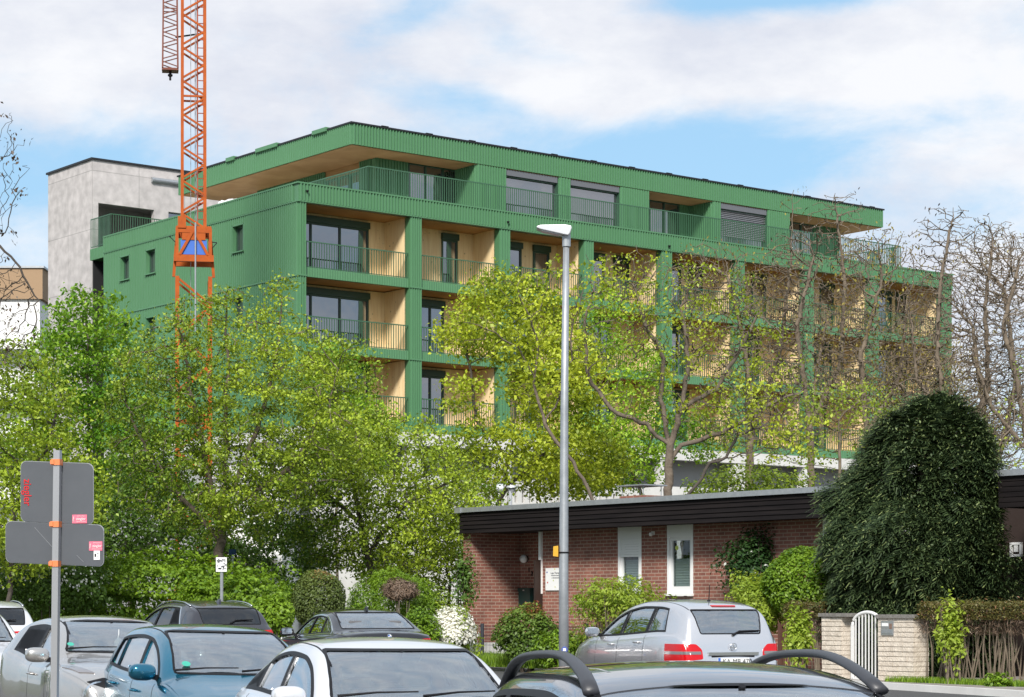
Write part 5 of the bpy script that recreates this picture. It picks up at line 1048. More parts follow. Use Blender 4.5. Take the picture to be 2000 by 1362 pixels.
# dark SUV seen from behind
kia = dict(name='parked_car', label='dark grey SUV with silver roof rails and tinted rear glass seen from behind', paint=P_DKGREY, L=4.48, W=1.855, H=1.62, xw=1.35, xrw=3.95, wheels=(.9, 3.57), R=.36, chrome=True, darkside=True, darkrear=True,
    top=[(0, .74), (.06, .88), (.3, .98), (1.0, 1.09), (1.3, 1.14), (1.7, 1.36), (2.05, 1.52), (2.4, 1.60), (2.8, 1.62), (3.3, 1.605), (3.75, 1.55), (4.0, 1.48), (4.15, 1.30), (4.25, 1.17), (4.34, 1.08), (4.40, .95), (4.48, .7)],
    belt=[(0, .66), (.1, .78), (.4, .91), (1.3, 1.03), (2.2, 1.06), (3.3, 1.11), (3.9, 1.13), (4.25, 1.06), (4.48, .70)], dend=(3.70, 3.3), pillars=[(2.35, 2.42, .035), (3.2, 3.15, .02)],
    ws=(1.16, 1.54), rw=(1.175, 1.46), rwm=.07, rwlow=.14, seams=[(2.33, .05)], handles=[2.15, 3.1], tum=.38, rails=('chrome', .02, 2.0, 3.7, .014), rwiper=(-.05, 1.18), antenna=('fin', 3.55),
    patches=[('tail_light', rnd_poly([(.30, 1.02), (.95, .96), (.95, 1.07), (.30, 1.04)], .01), 'x', 3.9, 4.6, 'red_lamp', .008), ('tail_light', rnd_poly([(-.30, 1.02), (-.95, .96), (-.95, 1.07), (-.30, 1.04)], .01), 'x', 3.9, 4.6, 'red_lamp', .008)])
kia['extra'] = [lambda T, B, put, patch: plate(T, B, put, 4.47, .80, 'KA SP 92')]
van = dict(kia); van.update(label='white silver SUV with roof rails standing behind the white car at the left edge', paint=P_SILVER2, chrome=False, darkrear=True, darkside=True); van['extra'] = []
hid = dict(blue); hid.update(label='small dark car just showing between the round bush and the juniper bush', paint=P_BLACK); hid['patches'] = []
for c_ in (silver, blue, juke, wsuv, estate): c_['group'] = 'cars parked nose first towards the camera'
for c_ in (bclass, bmw, kia, van, hid): c_['group'] = 'cars parked along the far side of the street'
def at(px, d): return (X(px, d), d)
# distances are to the middle of each car
car(estate, (.86, 8.3), -180 - 10, roll=0, zoff=-.06)
car(silver, at(766, 16.3), 180 - 19, zoff=-.045, roll=.5)
car(blue, at(420, 20.8), 180 - 23, zoff=-.06, roll=1.5)
car(juke, at(206, 23.6), 180 - 24, zoff=-.05, roll=1.5)
car(wsuv, at(-85, 31), 180 - 22, zoff=-.04)
car(bclass, at(1310, 34.6), -22, zoff=.03)
car(bmw, at(677, 39.8), -22)
car(kia, at(374, 42.8), -31)
car(van, at(-45, 42), -22)
car(hid, at(690, 54), -22)
# ================================================================== VEGETATION
def rng(seed): return np.random.default_rng(seed)
MT['bark'] = mat('bark', (.10, .075, .058), .95, var=(9, .5, (.19, .155, .12)), bump=(14, .8))
MT['bark_dark'] = mat('dark_bark', (.045, .036, .03), .95, var=(9, .5, (.10, .085, .07)), bump=(14, .8))
MT['bark_tan'] = mat('tan_twigs', (.12, .09, .065), .9, var=(1.5, .5, (.23, .185, .135)), bump=(14, .6))
MT['lf_yellow'] = leafmat('leaf_yellow_green', (.13, .21, .014), (.60, .68, .06), .34)
MT['lf_bright'] = leafmat('leaf_bright_green', (.10, .24, .016), (.46, .66, .055), .32)
MT['lf_mid'] = leafmat('leaf_mid_green', (.05, .125, .010), (.46, .58, .05), .3)
MT['lf_dark'] = leafmat('leaf_dark_green', (.035, .085, .012), (.16, .28, .045), .32)
MT['lf_hedge'] = leafmat('leaf_hedge', (.05, .13, .01), (.30, .46, .035), .35)
MT['lf_box'] = leafmat('leaf_box', (.05, .085, .02), (.17, .22, .055), .3, (.34, .20, .08))
MT['lf_lime'] = leafmat('leaf_lime', (.16, .27, .02), (.50, .60, .09), .4)
MT['lf_gloss'] = leafmat('leaf_glossy', (.015, .045, .012), (.06, .12, .035), .15, rough=.25)
MT['lf_yew'] = leafmat('clipped_yew', (.05, .06, .02), (.19, .17, .05), .2, (.26, .13, .06))
MT['lf_red'] = leafmat('leaf_reddish', (.04, .10, .015), (.17, .26, .04), .3, (.28, .09, .045))
MT['lf_brown'] = leafmat('dry_twigs', (.10, .065, .045), (.24, .17, .12), .1)
MT['lf_needle'] = leafmat('needles', (.014, .032, .012), (.070, .108, .036), .12, (.20, .25, .09), .6)
MT['lf_tanleaf'] = leafmat('young_tan_leaves', (.16, .12, .03), (.42, .36, .08), .35)
MT['petal'] = leafmat('white_petals', (.70, .70, .64), (.84, .84, .82), .25)
MT['lf_pod'] = leafmat('buds_and_pods', (.045, .028, .02), (.13, .085, .05), .1)
def skeleton(att, chains, step, kill, jit, R, trop=(0, 0, 0), iters=240, infl=1e9):
    """space colonisation: att (n,3) points the twigs reach for; chains = list of polylines (lists of points), first starts at the root"""
    pos = []; par = []
    def near(p): return int(np.argmin(((np.array(pos) - p) ** 2).sum(1)))
    for ci, ch in enumerate(chains):
        ch = [np.array(p, float) for p in ch]; last = -1
        if ci == 0: pos.append(ch[0]); par.append(-1); last = 0
        else: last = near(ch[0])
        for a, b in zip(ch, ch[1:]):
            L = np.linalg.norm(b - a); n = max(1, int(round(L / step)))
            for i in range(1, n + 1):
                p = a + (b - a) * i / n + R.normal(0, step * .10, 3); pos.append(p); par.append(last); last = len(pos) - 1
    P = np.array(pos); par = list(par); A = att.copy(); d0 = np.full(len(A), 1e18); nr = np.zeros(len(A), int)
    def upd(start, Pn):
        if len(Pn) == 0 or len(A) == 0: return
        d = ((A[:, None, :] - Pn[None]) ** 2).sum(2); k = d.argmin(1); m = d[np.arange(len(A)), k]; w = m < d0; d0[w] = m[w]; nr[w] = start + k[w]
    for c in range(0, len(P), 400): upd(c, P[c:c + 400])
    trop = np.array(trop, float); cnt = {}
    for it in range(iters):
        keep = d0 > kill ** 2; A = A[keep]; d0 = d0[keep]; nr = nr[keep]
        if len(A) == 0: break
        sel = d0 < infl ** 2
        if not sel.any(): break
        v = A[sel] - P[nr[sel]]; v /= np.linalg.norm(v, axis=1)[:, None] + 1e-9; u, inv = np.unique(nr[sel], return_inverse=True)
        D = np.zeros((len(u), 3)); np.add.at(D, inv, v); D /= np.linalg.norm(D, axis=1)[:, None] + 1e-9; D += R.normal(0, jit, D.shape) + trop; D /= np.linalg.norm(D, axis=1)[:, None] + 1e-9
        ok = np.array([cnt.get(int(k), 0) < 4 for k in u]); 
        for k in u: cnt[int(k)] = cnt.get(int(k), 0) + 1
        u = u[ok]; D = D[ok]
        if len(u) == 0: break
        Pn = P[u] + D * step; st0 = len(P); P = np.vstack([P, Pn]); par += [int(k) for k in u]; upd(st0, Pn)
    return P, np.array(par)
def radii(P, par, r0, ex, rmax):
    n = len(P); r = np.zeros(n); acc = np.zeros(n)
    for i in range(n - 1, -1, -1):
        r[i] = acc[i] ** (1 / ex) if acc[i] > 0 else r0
        if par[i] >= 0: acc[par[i]] += r[i] ** ex
    return np.minimum(r, rmax)
def limbs(P, par, r, idx, n):
    """tubes for the segments idx (child indices)"""
    D = np.zeros_like(P); c = idx; q = par[c]; v = P[c] - P[q]; v /= np.linalg.norm(v, axis=1)[:, None] + 1e-9
    D[c] = v; 
    ch = np.zeros_like(P); np.add.at(ch, q, v * r[c][:, None]); Dm = D + ch / (r[:, None] + 1e-6); Dm /= np.linalg.norm(Dm, axis=1)[:, None] + 1e-9
    def ring(i, d, rr):
        h = np.tile([.31, .95, .05], (len(i), 1)); a = np.cross(d, h); a /= np.linalg.norm(a, axis=1)[:, None] + 1e-9; b = np.cross(a, d); t = np.arange(n) * 2 * math.pi / n
        return P[i][:, None, :] + (a[:, None, :] * np.cos(t)[None, :, None] + b[:, None, :] * np.sin(t)[None, :, None]) * rr[:, None, None]
    dq = np.where((np.abs(D[q]).sum(1) > 0)[:, None], Dm[q], v)
    R0 = ring(q, dq, np.minimum(r[q], r[c] * 1.25)); R1 = ring(c, Dm[c], r[c]); m = len(c); V = np.concatenate([R0, R1], 1).reshape(-1, 3); k = np.arange(n); base = (np.arange(m) * 2 * n)[:, None]
    F_ = np.stack([base + k, base + (k + 1) % n, base + n + (k + 1) % n, base + n + k], 2).reshape(-1, 4); return V, F_
def limb_mesh(name, P, par, r, thr=.035):
    idx = np.where(par >= 0)[0]; big = idx[r[idx] >= thr]; small = idx[r[idx] < thr]; parts = []
    for ii, n in ((big, 8), (small, 3)):
        if len(ii): parts.append(limbs(P, par, r, ii, n))
    V = []; Q = []; o = 0
    for v, f in parts: V.append(v); Q.append(f + o); o += len(v)
    return np_mesh(name, np.vstack(V), np.vstack(Q))
def leaves(C, size, R, nrm=None, nrm_w=0.0, aspect=1.7, droop=.0, val=None, jit=.5, fold=.25, shape=4):
    """leaf blades at centres C: kite of two folded halves"""
    n = len(C); N_ = R.normal(0, 1, (n, 3)); N_ /= np.linalg.norm(N_, axis=1)[:, None]
    N_[:, 2] = np.abs(N_[:, 2]) * .8 + .25
    if nrm is not None: N_ = N_ * (1 - nrm_w) + nrm * nrm_w
    N_ /= np.linalg.norm(N_, axis=1)[:, None] + 1e-9; t = R.normal(0, 1, (n, 3)); t[:, 2] -= droop; t -= N_ * (t * N_).sum(1)[:, None]; t /= np.linalg.norm(t, axis=1)[:, None] + 1e-9; b = np.cross(N_, t)
    s = (size * (1 + R.uniform(-jit, jit, n)))[:, None]; L = t * s; Wd = b * s / aspect
    V = np.stack([C - L * .5, C + Wd * .5 + L * .05 + N_ * s * fold * .25, C + L * .5 - np.array([0, 0, 1]) * s * fold * .3, C - Wd * .5 + L * .05 + N_ * s * fold * .25], 1).reshape(-1, 3)
    Q = np.arange(n * 4).reshape(n, 4); val = R.uniform(0, 1, n) if val is None else val
    return V, Q, np.repeat(val, 4)
def lump(Pt, R, sc, amp):     # slow leaf colour variation through the crown, with shade between clumps painted in
    ph = R.uniform(0, 6.3, (6,)); k = R.normal(0, 1 / sc, (6, 3)); s = np.zeros(len(Pt))
    for i in range(6): s += np.sin(Pt @ k[i] + ph[i])
    return s / 6 * amp
def crown_pts(ells, n, R, hollow=.35):
    vol = np.array([e[3] * e[4] * e[5] for e in ells]); k = R.choice(len(ells), n, p=vol / vol.sum()); u = R.normal(0, 1, (n, 3)); u /= np.linalg.norm(u, axis=1)[:, None]
    q = (hollow ** 3 + (1 - hollow ** 3) * R.uniform(0, 1, n)) ** (1 / 3); E = np.array(ells)[k]; return E[:, :3] + u * q[:, None] * E[:, 3:6]
def ell(px, py, rx, ry, d, ddp=0, rd=None):
    s = d / F; return (X(px, d), d + ddp, Z(py, d), rx * s, (rd if rd else rx * s * .9), ry * s)
def tree(name, label, d, base, ells, leaf=None, limbs_=(), n=1500, step=.3, kill=.42, jit=.18, r0=.009, ex=2.55, rmax=.3, lsize=.11, per=12, spread=.22, bark='bark', seed=1, group=None, hollow=.35, trop=(0, 0, .05), leafr=2.2, tone=.25, droop=.5, tip=None, cat='tree', extra=None, aspect=1.6, keep=1.0, leaf_where=None):
    R = rng(seed); ez = [ell(e[0], e[1], e[2], e[3], d, *(e[4:])) for e in ells]; att = crown_pts(ez, n, R, hollow); b = (X(base, d), d, gz(d) + .0)
    root = thing(name, label, cat, b, 0, group or (GL if leaf else GR)); o = np.array(b)
    ch = []
    for c in limbs_:
        ch.append([(X(p[0], d), d + (p[2] if len(p) > 2 else 0), Z(p[1], d)) for p in c])
    if not ch: top = ez[0]; ch = [[b, (b[0] * .7 + top[0] * .3, d, b[2] + (top[2] - top[5] - b[2]) * .9 + .5)]]
    if ch[0][0][2] > gz(d) + .1: ch[0] = [b] + ch[0]
    P, par = skeleton(att, ch, step, kill, jit, R, trop); r = radii(P, par, r0, ex, rmax)
    me = limb_mesh('trunk', P - o, par, r); link('trunk', me, MT[bark], root, True)
    kids = np.zeros(len(P)); np.add.at(kids, par[par >= 0], 1)
    if leaf:
        tips = np.where(r < r0 * leafr)[0]; tips = tips[R.uniform(0, 1, len(tips)) < keep]
        if leaf_where is not None: tips = tips[leaf_where(P[tips])]
        per = int(per * 2.9); lsize = lsize * .98; C = np.repeat(P[tips], per, 0); cl = lump(P[tips], R, 1.1, .5) + R.normal(0, .10, len(tips)); C = C + R.normal(0, spread * .9, C.shape) * np.array([1, 1, .6]) - np.array([0, 0, .06]); v = .45 + np.repeat(cl, per) * tone * 4 + R.normal(0, .16, len(C)); 
        V, Q, a = leaves(C - o, lsize, R, droop=droop, val=np.clip(v, 0, 1), aspect=aspect); link('crown', np_mesh('crown', V, Q, a), MT[leaf], root)
    if extra:                     # a second sparse kind of small things on the twigs: pods, buds, yellow blossoms
        mt_, frac, sz, cnt, sp, asp = extra; tips = np.where(kids == 0)[0]; tips = tips[R.uniform(0, 1, len(tips)) < frac]; C = np.repeat(P[tips], cnt, 0) + R.normal(0, sp, (len(tips) * cnt, 3)); V, Q, a = leaves(C - o, sz, R, droop=2.5, aspect=asp); link('buds', np_mesh('buds', V, Q, a), MT[mt_], root)['kind'] = 'stuff'
    return root
def bush(name, label, d, px, py, rx, ry, leaf, n=9000, lsize=.05, rd=None, ztop=None, seed=1, rough=.10, shellf=.55, out=.45, stems=0, cat='bush', tone=.25, droop=.2, aspect=1.7, group=None, pw=2.0, bottom=None, flowers=None, box=None, stem_mat='bark', dpos=0, jit=.35, topcol=None, spike=None):
    """clipped or loose shrub: leaves in the outer layer of a lumpy ellipsoid resting on the ground"""
    R = rng(seed); s = d / F; c = np.array((X(px, d), d + dpos, Z(py, d))); rad3 = np.array((rx * s, rd or rx * s, ry * s)); root = thing(name, label, cat, (c[0], c[1], gz(d)), 0, group); o = np.array((c[0], c[1], gz(d)))
    u = R.normal(0, 1, (n, 3)); u[:, 2] = np.where(u[:, 2] < 0, u[:, 2] * .8, u[:, 2]); u /= np.linalg.norm(u, axis=1)[:, None]
    if pw != 2.0: u = u / (np.abs(u) ** pw).sum(1)[:, None] ** (1 / pw)
    q = 1 - shellf * R.uniform(0, 1, n) ** 1.6; bump_ = 1 + lump(u * 1.0, R, .22, rough * 1.6) + lump(u, R, .09, rough); pt = c + u * (q * bump_)[:, None] * rad3
    keep = pt[:, 2] > gz(d) + .02; pt = pt[keep]; u = u[keep]; q = q[keep]
    v = .45 + lump(pt, R, .25, tone) + R.normal(0, .15, len(pt)) 
    if topcol: v = v + topcol * np.clip(u[:, 2], 0, 1) ** 2
    V, Q, a = leaves(pt - o, lsize, R, nrm=u / (np.linalg.norm(u, axis=1)[:, None]), nrm_w=out, val=np.clip(v, 0, 1), droop=droop, aspect=aspect, jit=jit); link('foliage', np_mesh('foliage', V, Q, a), MT[leaf], root)
    m = MB(); st_ = stems or 7
    for i in range(st_):
        a_ = R.uniform(0, 6.28); f_ = R.uniform(.2, .8); e = c + np.array((math.cos(a_) * f_, math.sin(a_) * f_, R.uniform(.1, .75))) * rad3; b = np.array((c[0] + math.cos(a_) * f_ * .3 * rad3[0], c[1] + math.sin(a_) * f_ * .3 * rad3[1], gz(d))); mid = (b + e) / 2 + R.normal(0, .05, 3); m.tube([b - o, mid - o, e - o], [.02, .012, .005], 5)
    m.build('stem', MT[stem_mat], root)
    if flowers:
        mt_, k, fs, cl = flowers; w = R.normal(0, 1, (k, 3)); w[:, 2] = np.abs(w[:, 2]) * 1.0 - .25; w[:, 1] -= .5; w /= np.linalg.norm(w, axis=1)[:, None]; fp = c + w * rad3 * 1.02; C = np.repeat(fp, cl, 0) + R.normal(0, fs * .9, (k * cl, 3)); V, Q, a = leaves(C - o, fs, R, nrm=np.repeat(w, cl, 0), nrm_w=.7, aspect=1.1); link('blossom', np_mesh('blossom', V, Q, a), MT[mt_], root)
    return root
GL = 'leafy trees between the cars and the green building'; GR = 'bare trees in front of the sky and the right balconies'
# ---- left group
tree('tree', 'bright green maple rising left of the crane in front of the pale concrete block', 62, 175, [(170, 720, 120, 165), (90, 850, 110, 130), (250, 860, 110, 130)], 'lf_bright', n=2400, lsize=.115, per=15, seed=11, limbs_=[[(178, 1180), (176, 980), (172, 800), (170, 640)], [(176, 1000), (120, 900), (90, 820)], [(175, 980), (230, 880), (255, 820)]])
tree('tree', 'vase shaped light green tree with many upright stems before the crane foot', 54, 425, [(420, 740, 150, 190), (330, 800, 130, 190), (540, 800, 130, 200), (420, 930, 210, 130), (545, 620, 60, 100), (620, 870, 110, 120)], 'lf_mid', n=3700, lsize=.078, r0=.012, per=16, spread=.17, seed=12, step=.26, kill=.34, keep=.85,
     limbs_=[[(428, 1190), (430, 1060), (436, 1000)], [(432, 1040), (400, 900), (372, 760), (350, 640)], [(434, 1010), (440, 860), (445, 700), (440, 580)], [(436, 1000), (500, 850), (540, 700), (548, 590)], [(430, 1050), (330, 950), (260, 830)], [(436, 1000), (560, 920), (640, 800), (660, 720)]])
tree('tree', 'round green tree standing right of the vase shaped tree and left of the bungalow', 58, 720, [(660, 760, 95, 120), (720, 900, 190, 110), (820, 1000, 140, 90), (620, 980, 150, 130), (740, 1060, 180, 70)], 'lf_mid', n=3800, lsize=.09, per=16, spread=.20, seed=13, r0=.012, bark='bark_dark',
     limbs_=[[(735, 1190), (722, 1100), (700, 1000)], [(715, 1060), (680, 900), (655, 740)], [(715, 1080), (800, 980), (880, 940)], [(705, 1020), (620, 950), (560, 900)]])
tree('tree', 'slim fresh green maple top showing over the round tree at the building corner', 66, 655, [(652, 760, 62, 115), (690, 850, 95, 90)], 'lf_bright', n=800, lsize=.13, per=13, seed=14, limbs_=[[(660, 1150), (655, 900), (652, 690)]])
tree('tree', 'light green tree filling the left edge behind the road sign', 50, 20, [(30, 800, 130, 150), (60, 980, 160, 150), (-60, 920, 110, 180)], 'lf_mid', n=2600, lsize=.09, per=16, seed=15, bark='bark_dark', limbs_=[[(20, 1190), (22, 1050), (30, 900)], [(24, 1000), (90, 880), (120, 780)]])
tree('tree', 'dark green tree with low boughs behind the parked crossover', 62, 250, [(250, 1010, 190, 120), (380, 1060, 160, 90), (130, 1080, 160, 80), (520, 1080, 140, 80)], 'lf_dark', n=2900, lsize=.11, per=14, seed=16, bark='bark_dark', limbs_=[[(255, 1190), (250, 1090), (252, 1000)], [(250, 1080), (380, 1030), (430, 1000)], [(250, 1080), (150, 1050), (90, 1020)], [(250, 1080), (480, 1080), (560, 1060)]])
tree('tree', 'dense low green tree between the round tree and the bungalow roof end', 61, 880, [(870, 1040, 100, 110), (930, 960, 60, 60), (800, 1110, 110, 60)], 'lf_mid', n=2000, lsize=.095, per=16, seed=17, bark='bark_dark')
# bare branches with dark buds hanging in from the left edge
tree('tree', 'bare tree with dark buds reaching in from the left edge', 46, -190, [(-40, 330, 95, 170), (-60, 560, 110, 90), (20, 590, 60, 60), (0, 660, 90, 60)], None, n=1100, step=.16, kill=.2, jit=.3, r0=.006, seed=18, bark='bark_dark', trop=(.1, 0, -.05), limbs_=[[(-190, 1190), (-185, 700), (-150, 450)], [(-185, 640), (-40, 440), (30, 510), (75, 590)]], extra=('lf_pod', .9, .085, 4, .07, 1.8))
# ---- centre: yellow-green maple and the big dark-limbed tree
tree('tree', 'large yellow green maple in front of the balconies left of the street lamp', 72, 985, [(1000, 620, 110, 100), (920, 650, 70, 50), (950, 890, 100, 80), (1090, 740, 110, 120), (1110, 900, 130, 80), (910, 770, 50, 60)], 'lf_yellow', n=2700, lsize=.125, per=15, spread=.26, seed=21, bark='bark_dark', rmax=.22, tone=.3,
     limbs_=[[(985, 1100), (975, 980), (1000, 880), (1010, 760)], [(995, 900), (930, 820), (910, 660)], [(985, 960), (1100, 850), (1120, 700)]])
tree('tree', 'broad yellow green maple behind the dark limbed tree right of the street lamp', 78, 1230, [(1180, 890, 130, 80), (1250, 760, 80, 110), (1370, 850, 70, 60), (1180, 640, 60, 90)], 'lf_bright', n=1300, lsize=.12, per=12, spread=.26, seed=22, bark='bark', tone=.3,
     limbs_=[[(1250, 1120), (1252, 960), (1210, 860), (1180, 720), (1200, 600)], [(1245, 930), (1290, 820), (1300, 700)]])
tree('tree', 'lean grey limbed tree crossing behind the street lamp with a long curved trunk', 64, 1165, [(1000, 600, 90, 80), (1060, 700, 110, 100), (920, 640, 60, 50), (1110, 560, 90, 70)], 'lf_yellow', n=700, lsize=.12, per=5, seed=23, rmax=.11, jit=.3, spread=.15, keep=.55, bark='bark',
     limbs_=[[(1165, 1000), (1150, 955), (1108, 890), (1062, 830), (1042, 730), (1010, 680), (950, 640)], [(1044, 750), (1050, 660), (1010, 560)], [(1062, 830), (1110, 740), (1120, 620)]])
tree('tree', 'spreading tree with dark crooked limbs over the bungalow roof', 66, 1302, [(1330, 620, 170, 120), (1230, 560, 110, 80), (1450, 720, 140, 100), (1480, 860, 120, 50), (1180, 640, 100, 110), (1400, 560, 90, 60), (1340, 760, 130, 70)], 'lf_yellow', n=2700, lsize=.095, per=5, step=.24, kill=.34, jit=.38, seed=24, rmax=.2, ex=2.5, r0=.012, bark='bark', keep=.34, spread=.16,
     limbs_=[[(1302, 1000), (1306, 930), (1308, 870)], [(1308, 870), (1262, 830), (1195, 800), (1150, 740), (1140, 640), (1160, 560)], [(1308, 870), (1290, 780), (1295, 700), (1262, 640), (1240, 560)], [(1309, 870), (1330, 800), (1400, 760), (1440, 690), (1480, 620)], [(1330, 800), (1345, 700), (1330, 600)],
             [(1310, 900), (1330, 870), (1400, 850), (1500, 790), (1560, 770)]])
tree('tree', 'low dark bough tree leaning right above the roof trim', 63, 1345, [(1460, 790, 110, 60), (1550, 850, 90, 60)], 'lf_yellow', n=500, lsize=.11, per=5, step=.24, kill=.36, jit=.4, seed=34, rmax=.15, bark='bark_dark', keep=.4, spread=.15,
     limbs_=[[(1330, 1000), (1345, 965), (1370, 935), (1385, 905), (1420, 895), (1440, 850), (1500, 830), (1560, 880)], [(1385, 905), (1480, 880), (1560, 870)]])
# ---- right: bare robinias with tan twigs
rb_ = dict(leaf=None, bark='bark_tan', jit=.22, step=.18, kill=.22, ex=2.85, rmax=.2, r0=.011, trop=(0, 0, .1))
tree('bare_tree', 'bare tree with twisting tan twigs in front of the middle balconies', 76, 1470, [(1400, 540, 120, 70), (1460, 640, 140, 120), (1540, 600, 90, 130), (1550, 400, 30, 40), (1500, 800, 150, 90)], n=5400, seed=41, group=None, limbs_=[[(1470, 1150), (1462, 950), (1470, 800), (1450, 650), (1420, 540)], [(1468, 850), (1520, 700), (1545, 520), (1548, 400)]], extra=('lf_tanleaf', .7, .10, 3, .15, 2.2), **rb_)
tree('bare_tree', 'tall bare tree with stout grey trunk before the right balconies', 74, 1590, [(1600, 560, 130, 140), (1640, 410, 60, 40), (1560, 700, 110, 90), (1660, 700, 110, 110)], n=6000, seed=42, limbs_=[[(1586, 1150), (1585, 950), (1582, 830), (1570, 740), (1555, 640), (1590, 500)], [(1582, 830), (1640, 720), (1650, 560), (1632, 400)], [(1582, 840), (1600, 700), (1620, 600)]], extra=('lf_pod', .35, .14, 2, .15, 3.2), **rb_)
tree('bare_tree', 'bare tree with forked dark limbs at the right corner of the building', 70, 1720, [(1720, 560, 100, 120), (1690, 700, 120, 120), (1770, 740, 120, 120)], n=6000, seed=43, limbs_=[[(1700, 1150), (1700, 900), (1690, 800), (1680, 700), (1720, 560)], [(1695, 850), (1760, 730), (1770, 600)]], extra=('lf_tanleaf', .8, .10, 4, .18, 2.2), **rb_)
tree('bare_tree', 'tall bare tree standing against the sky beside the right end of the building', 68, 1880, [(1860, 480, 90, 85), (1840, 600, 100, 110), (1930, 540, 90, 120), (1870, 740, 150, 110), (1880, 850, 150, 80)], n=8500, seed=44, limbs_=[[(1880, 1150), (1878, 950), (1850, 820), (1830, 700), (1835, 560), (1860, 430)], [(1870, 900), (1930, 760), (1925, 600), (1940, 460)], [(1850, 820), (1790, 740), (1780, 620)]], extra=('lf_pod', .4, .13, 2, .15, 3.2), **rb_)
tree('bare_tree', 'bare tree cut off by the right edge with a dark clump high in its crown', 66, 2010, [(1990, 540, 90, 90), (1980, 700, 110, 120), (1990, 860, 120, 90)], n=7000, seed=45, limbs_=[[(2020, 1150), (2010, 900), (1990, 760), (1960, 640), (1990, 520)], [(2005, 880), (1940, 800), (1900, 700)]], extra=('lf_pod', .4, .13, 2, .15, 3.2), **rb_)
tree('bare_tree', 'broad bare tree farthest back right of the green building', 84, 1950, [(1930, 560, 110, 130), (1960, 760, 130, 110), (1850, 640, 100, 130)], n=7500, seed=48, limbs_=[[(1950, 1150), (1950, 950), (1920, 800), (1900, 640)], [(1950, 900), (1985, 740), (1960, 560)]], extra=('lf_tanleaf', .4, .10, 2, .15, 2.2), **rb_)
tree('bare_tree', 'low bushy bare tree behind the top of the conifer', 82, 1800, [(1800, 760, 140, 90), (1700, 800, 120, 70), (1880, 830, 120, 80)], n=5500, seed=49, limbs_=[[(1800, 1150), (1800, 950), (1790, 820)]], extra=('lf_tanleaf', .9, .10, 5, .2, 2.0), **rb_)
tree('tree', 'sparse yellow leaved tree low behind the conifer', 68, 1640, [(1640, 790, 120, 55), (1720, 850, 110, 50), (1560, 880, 80, 40)], 'lf_lime', n=800, lsize=.11, per=5, seed=46, keep=.6, spread=.2, bark='bark_tan', limbs_=[[(1640, 1150), (1640, 900), (1640, 820)]])
tree('tree', 'pale budding tree filling the right edge behind the conifer', 62, 1900, [(1900, 880, 130, 80), (1990, 800, 60, 120), (1960, 930, 120, 60)], 'lf_lime', n=1100, lsize=.09, per=3, seed=47, keep=.5, spread=.2, bark='bark_tan', jit=.4)
R_ = rng(5); m = MB()
# ---- ivy and shrubs behind the bungalow
bush('bush', 'green shrub row showing above the bungalow roof in front of the pale wall', 72, 1470, 960, 130, 50, 'lf_mid', 5000, .12, rd=1.2, seed=51, rough=.3)
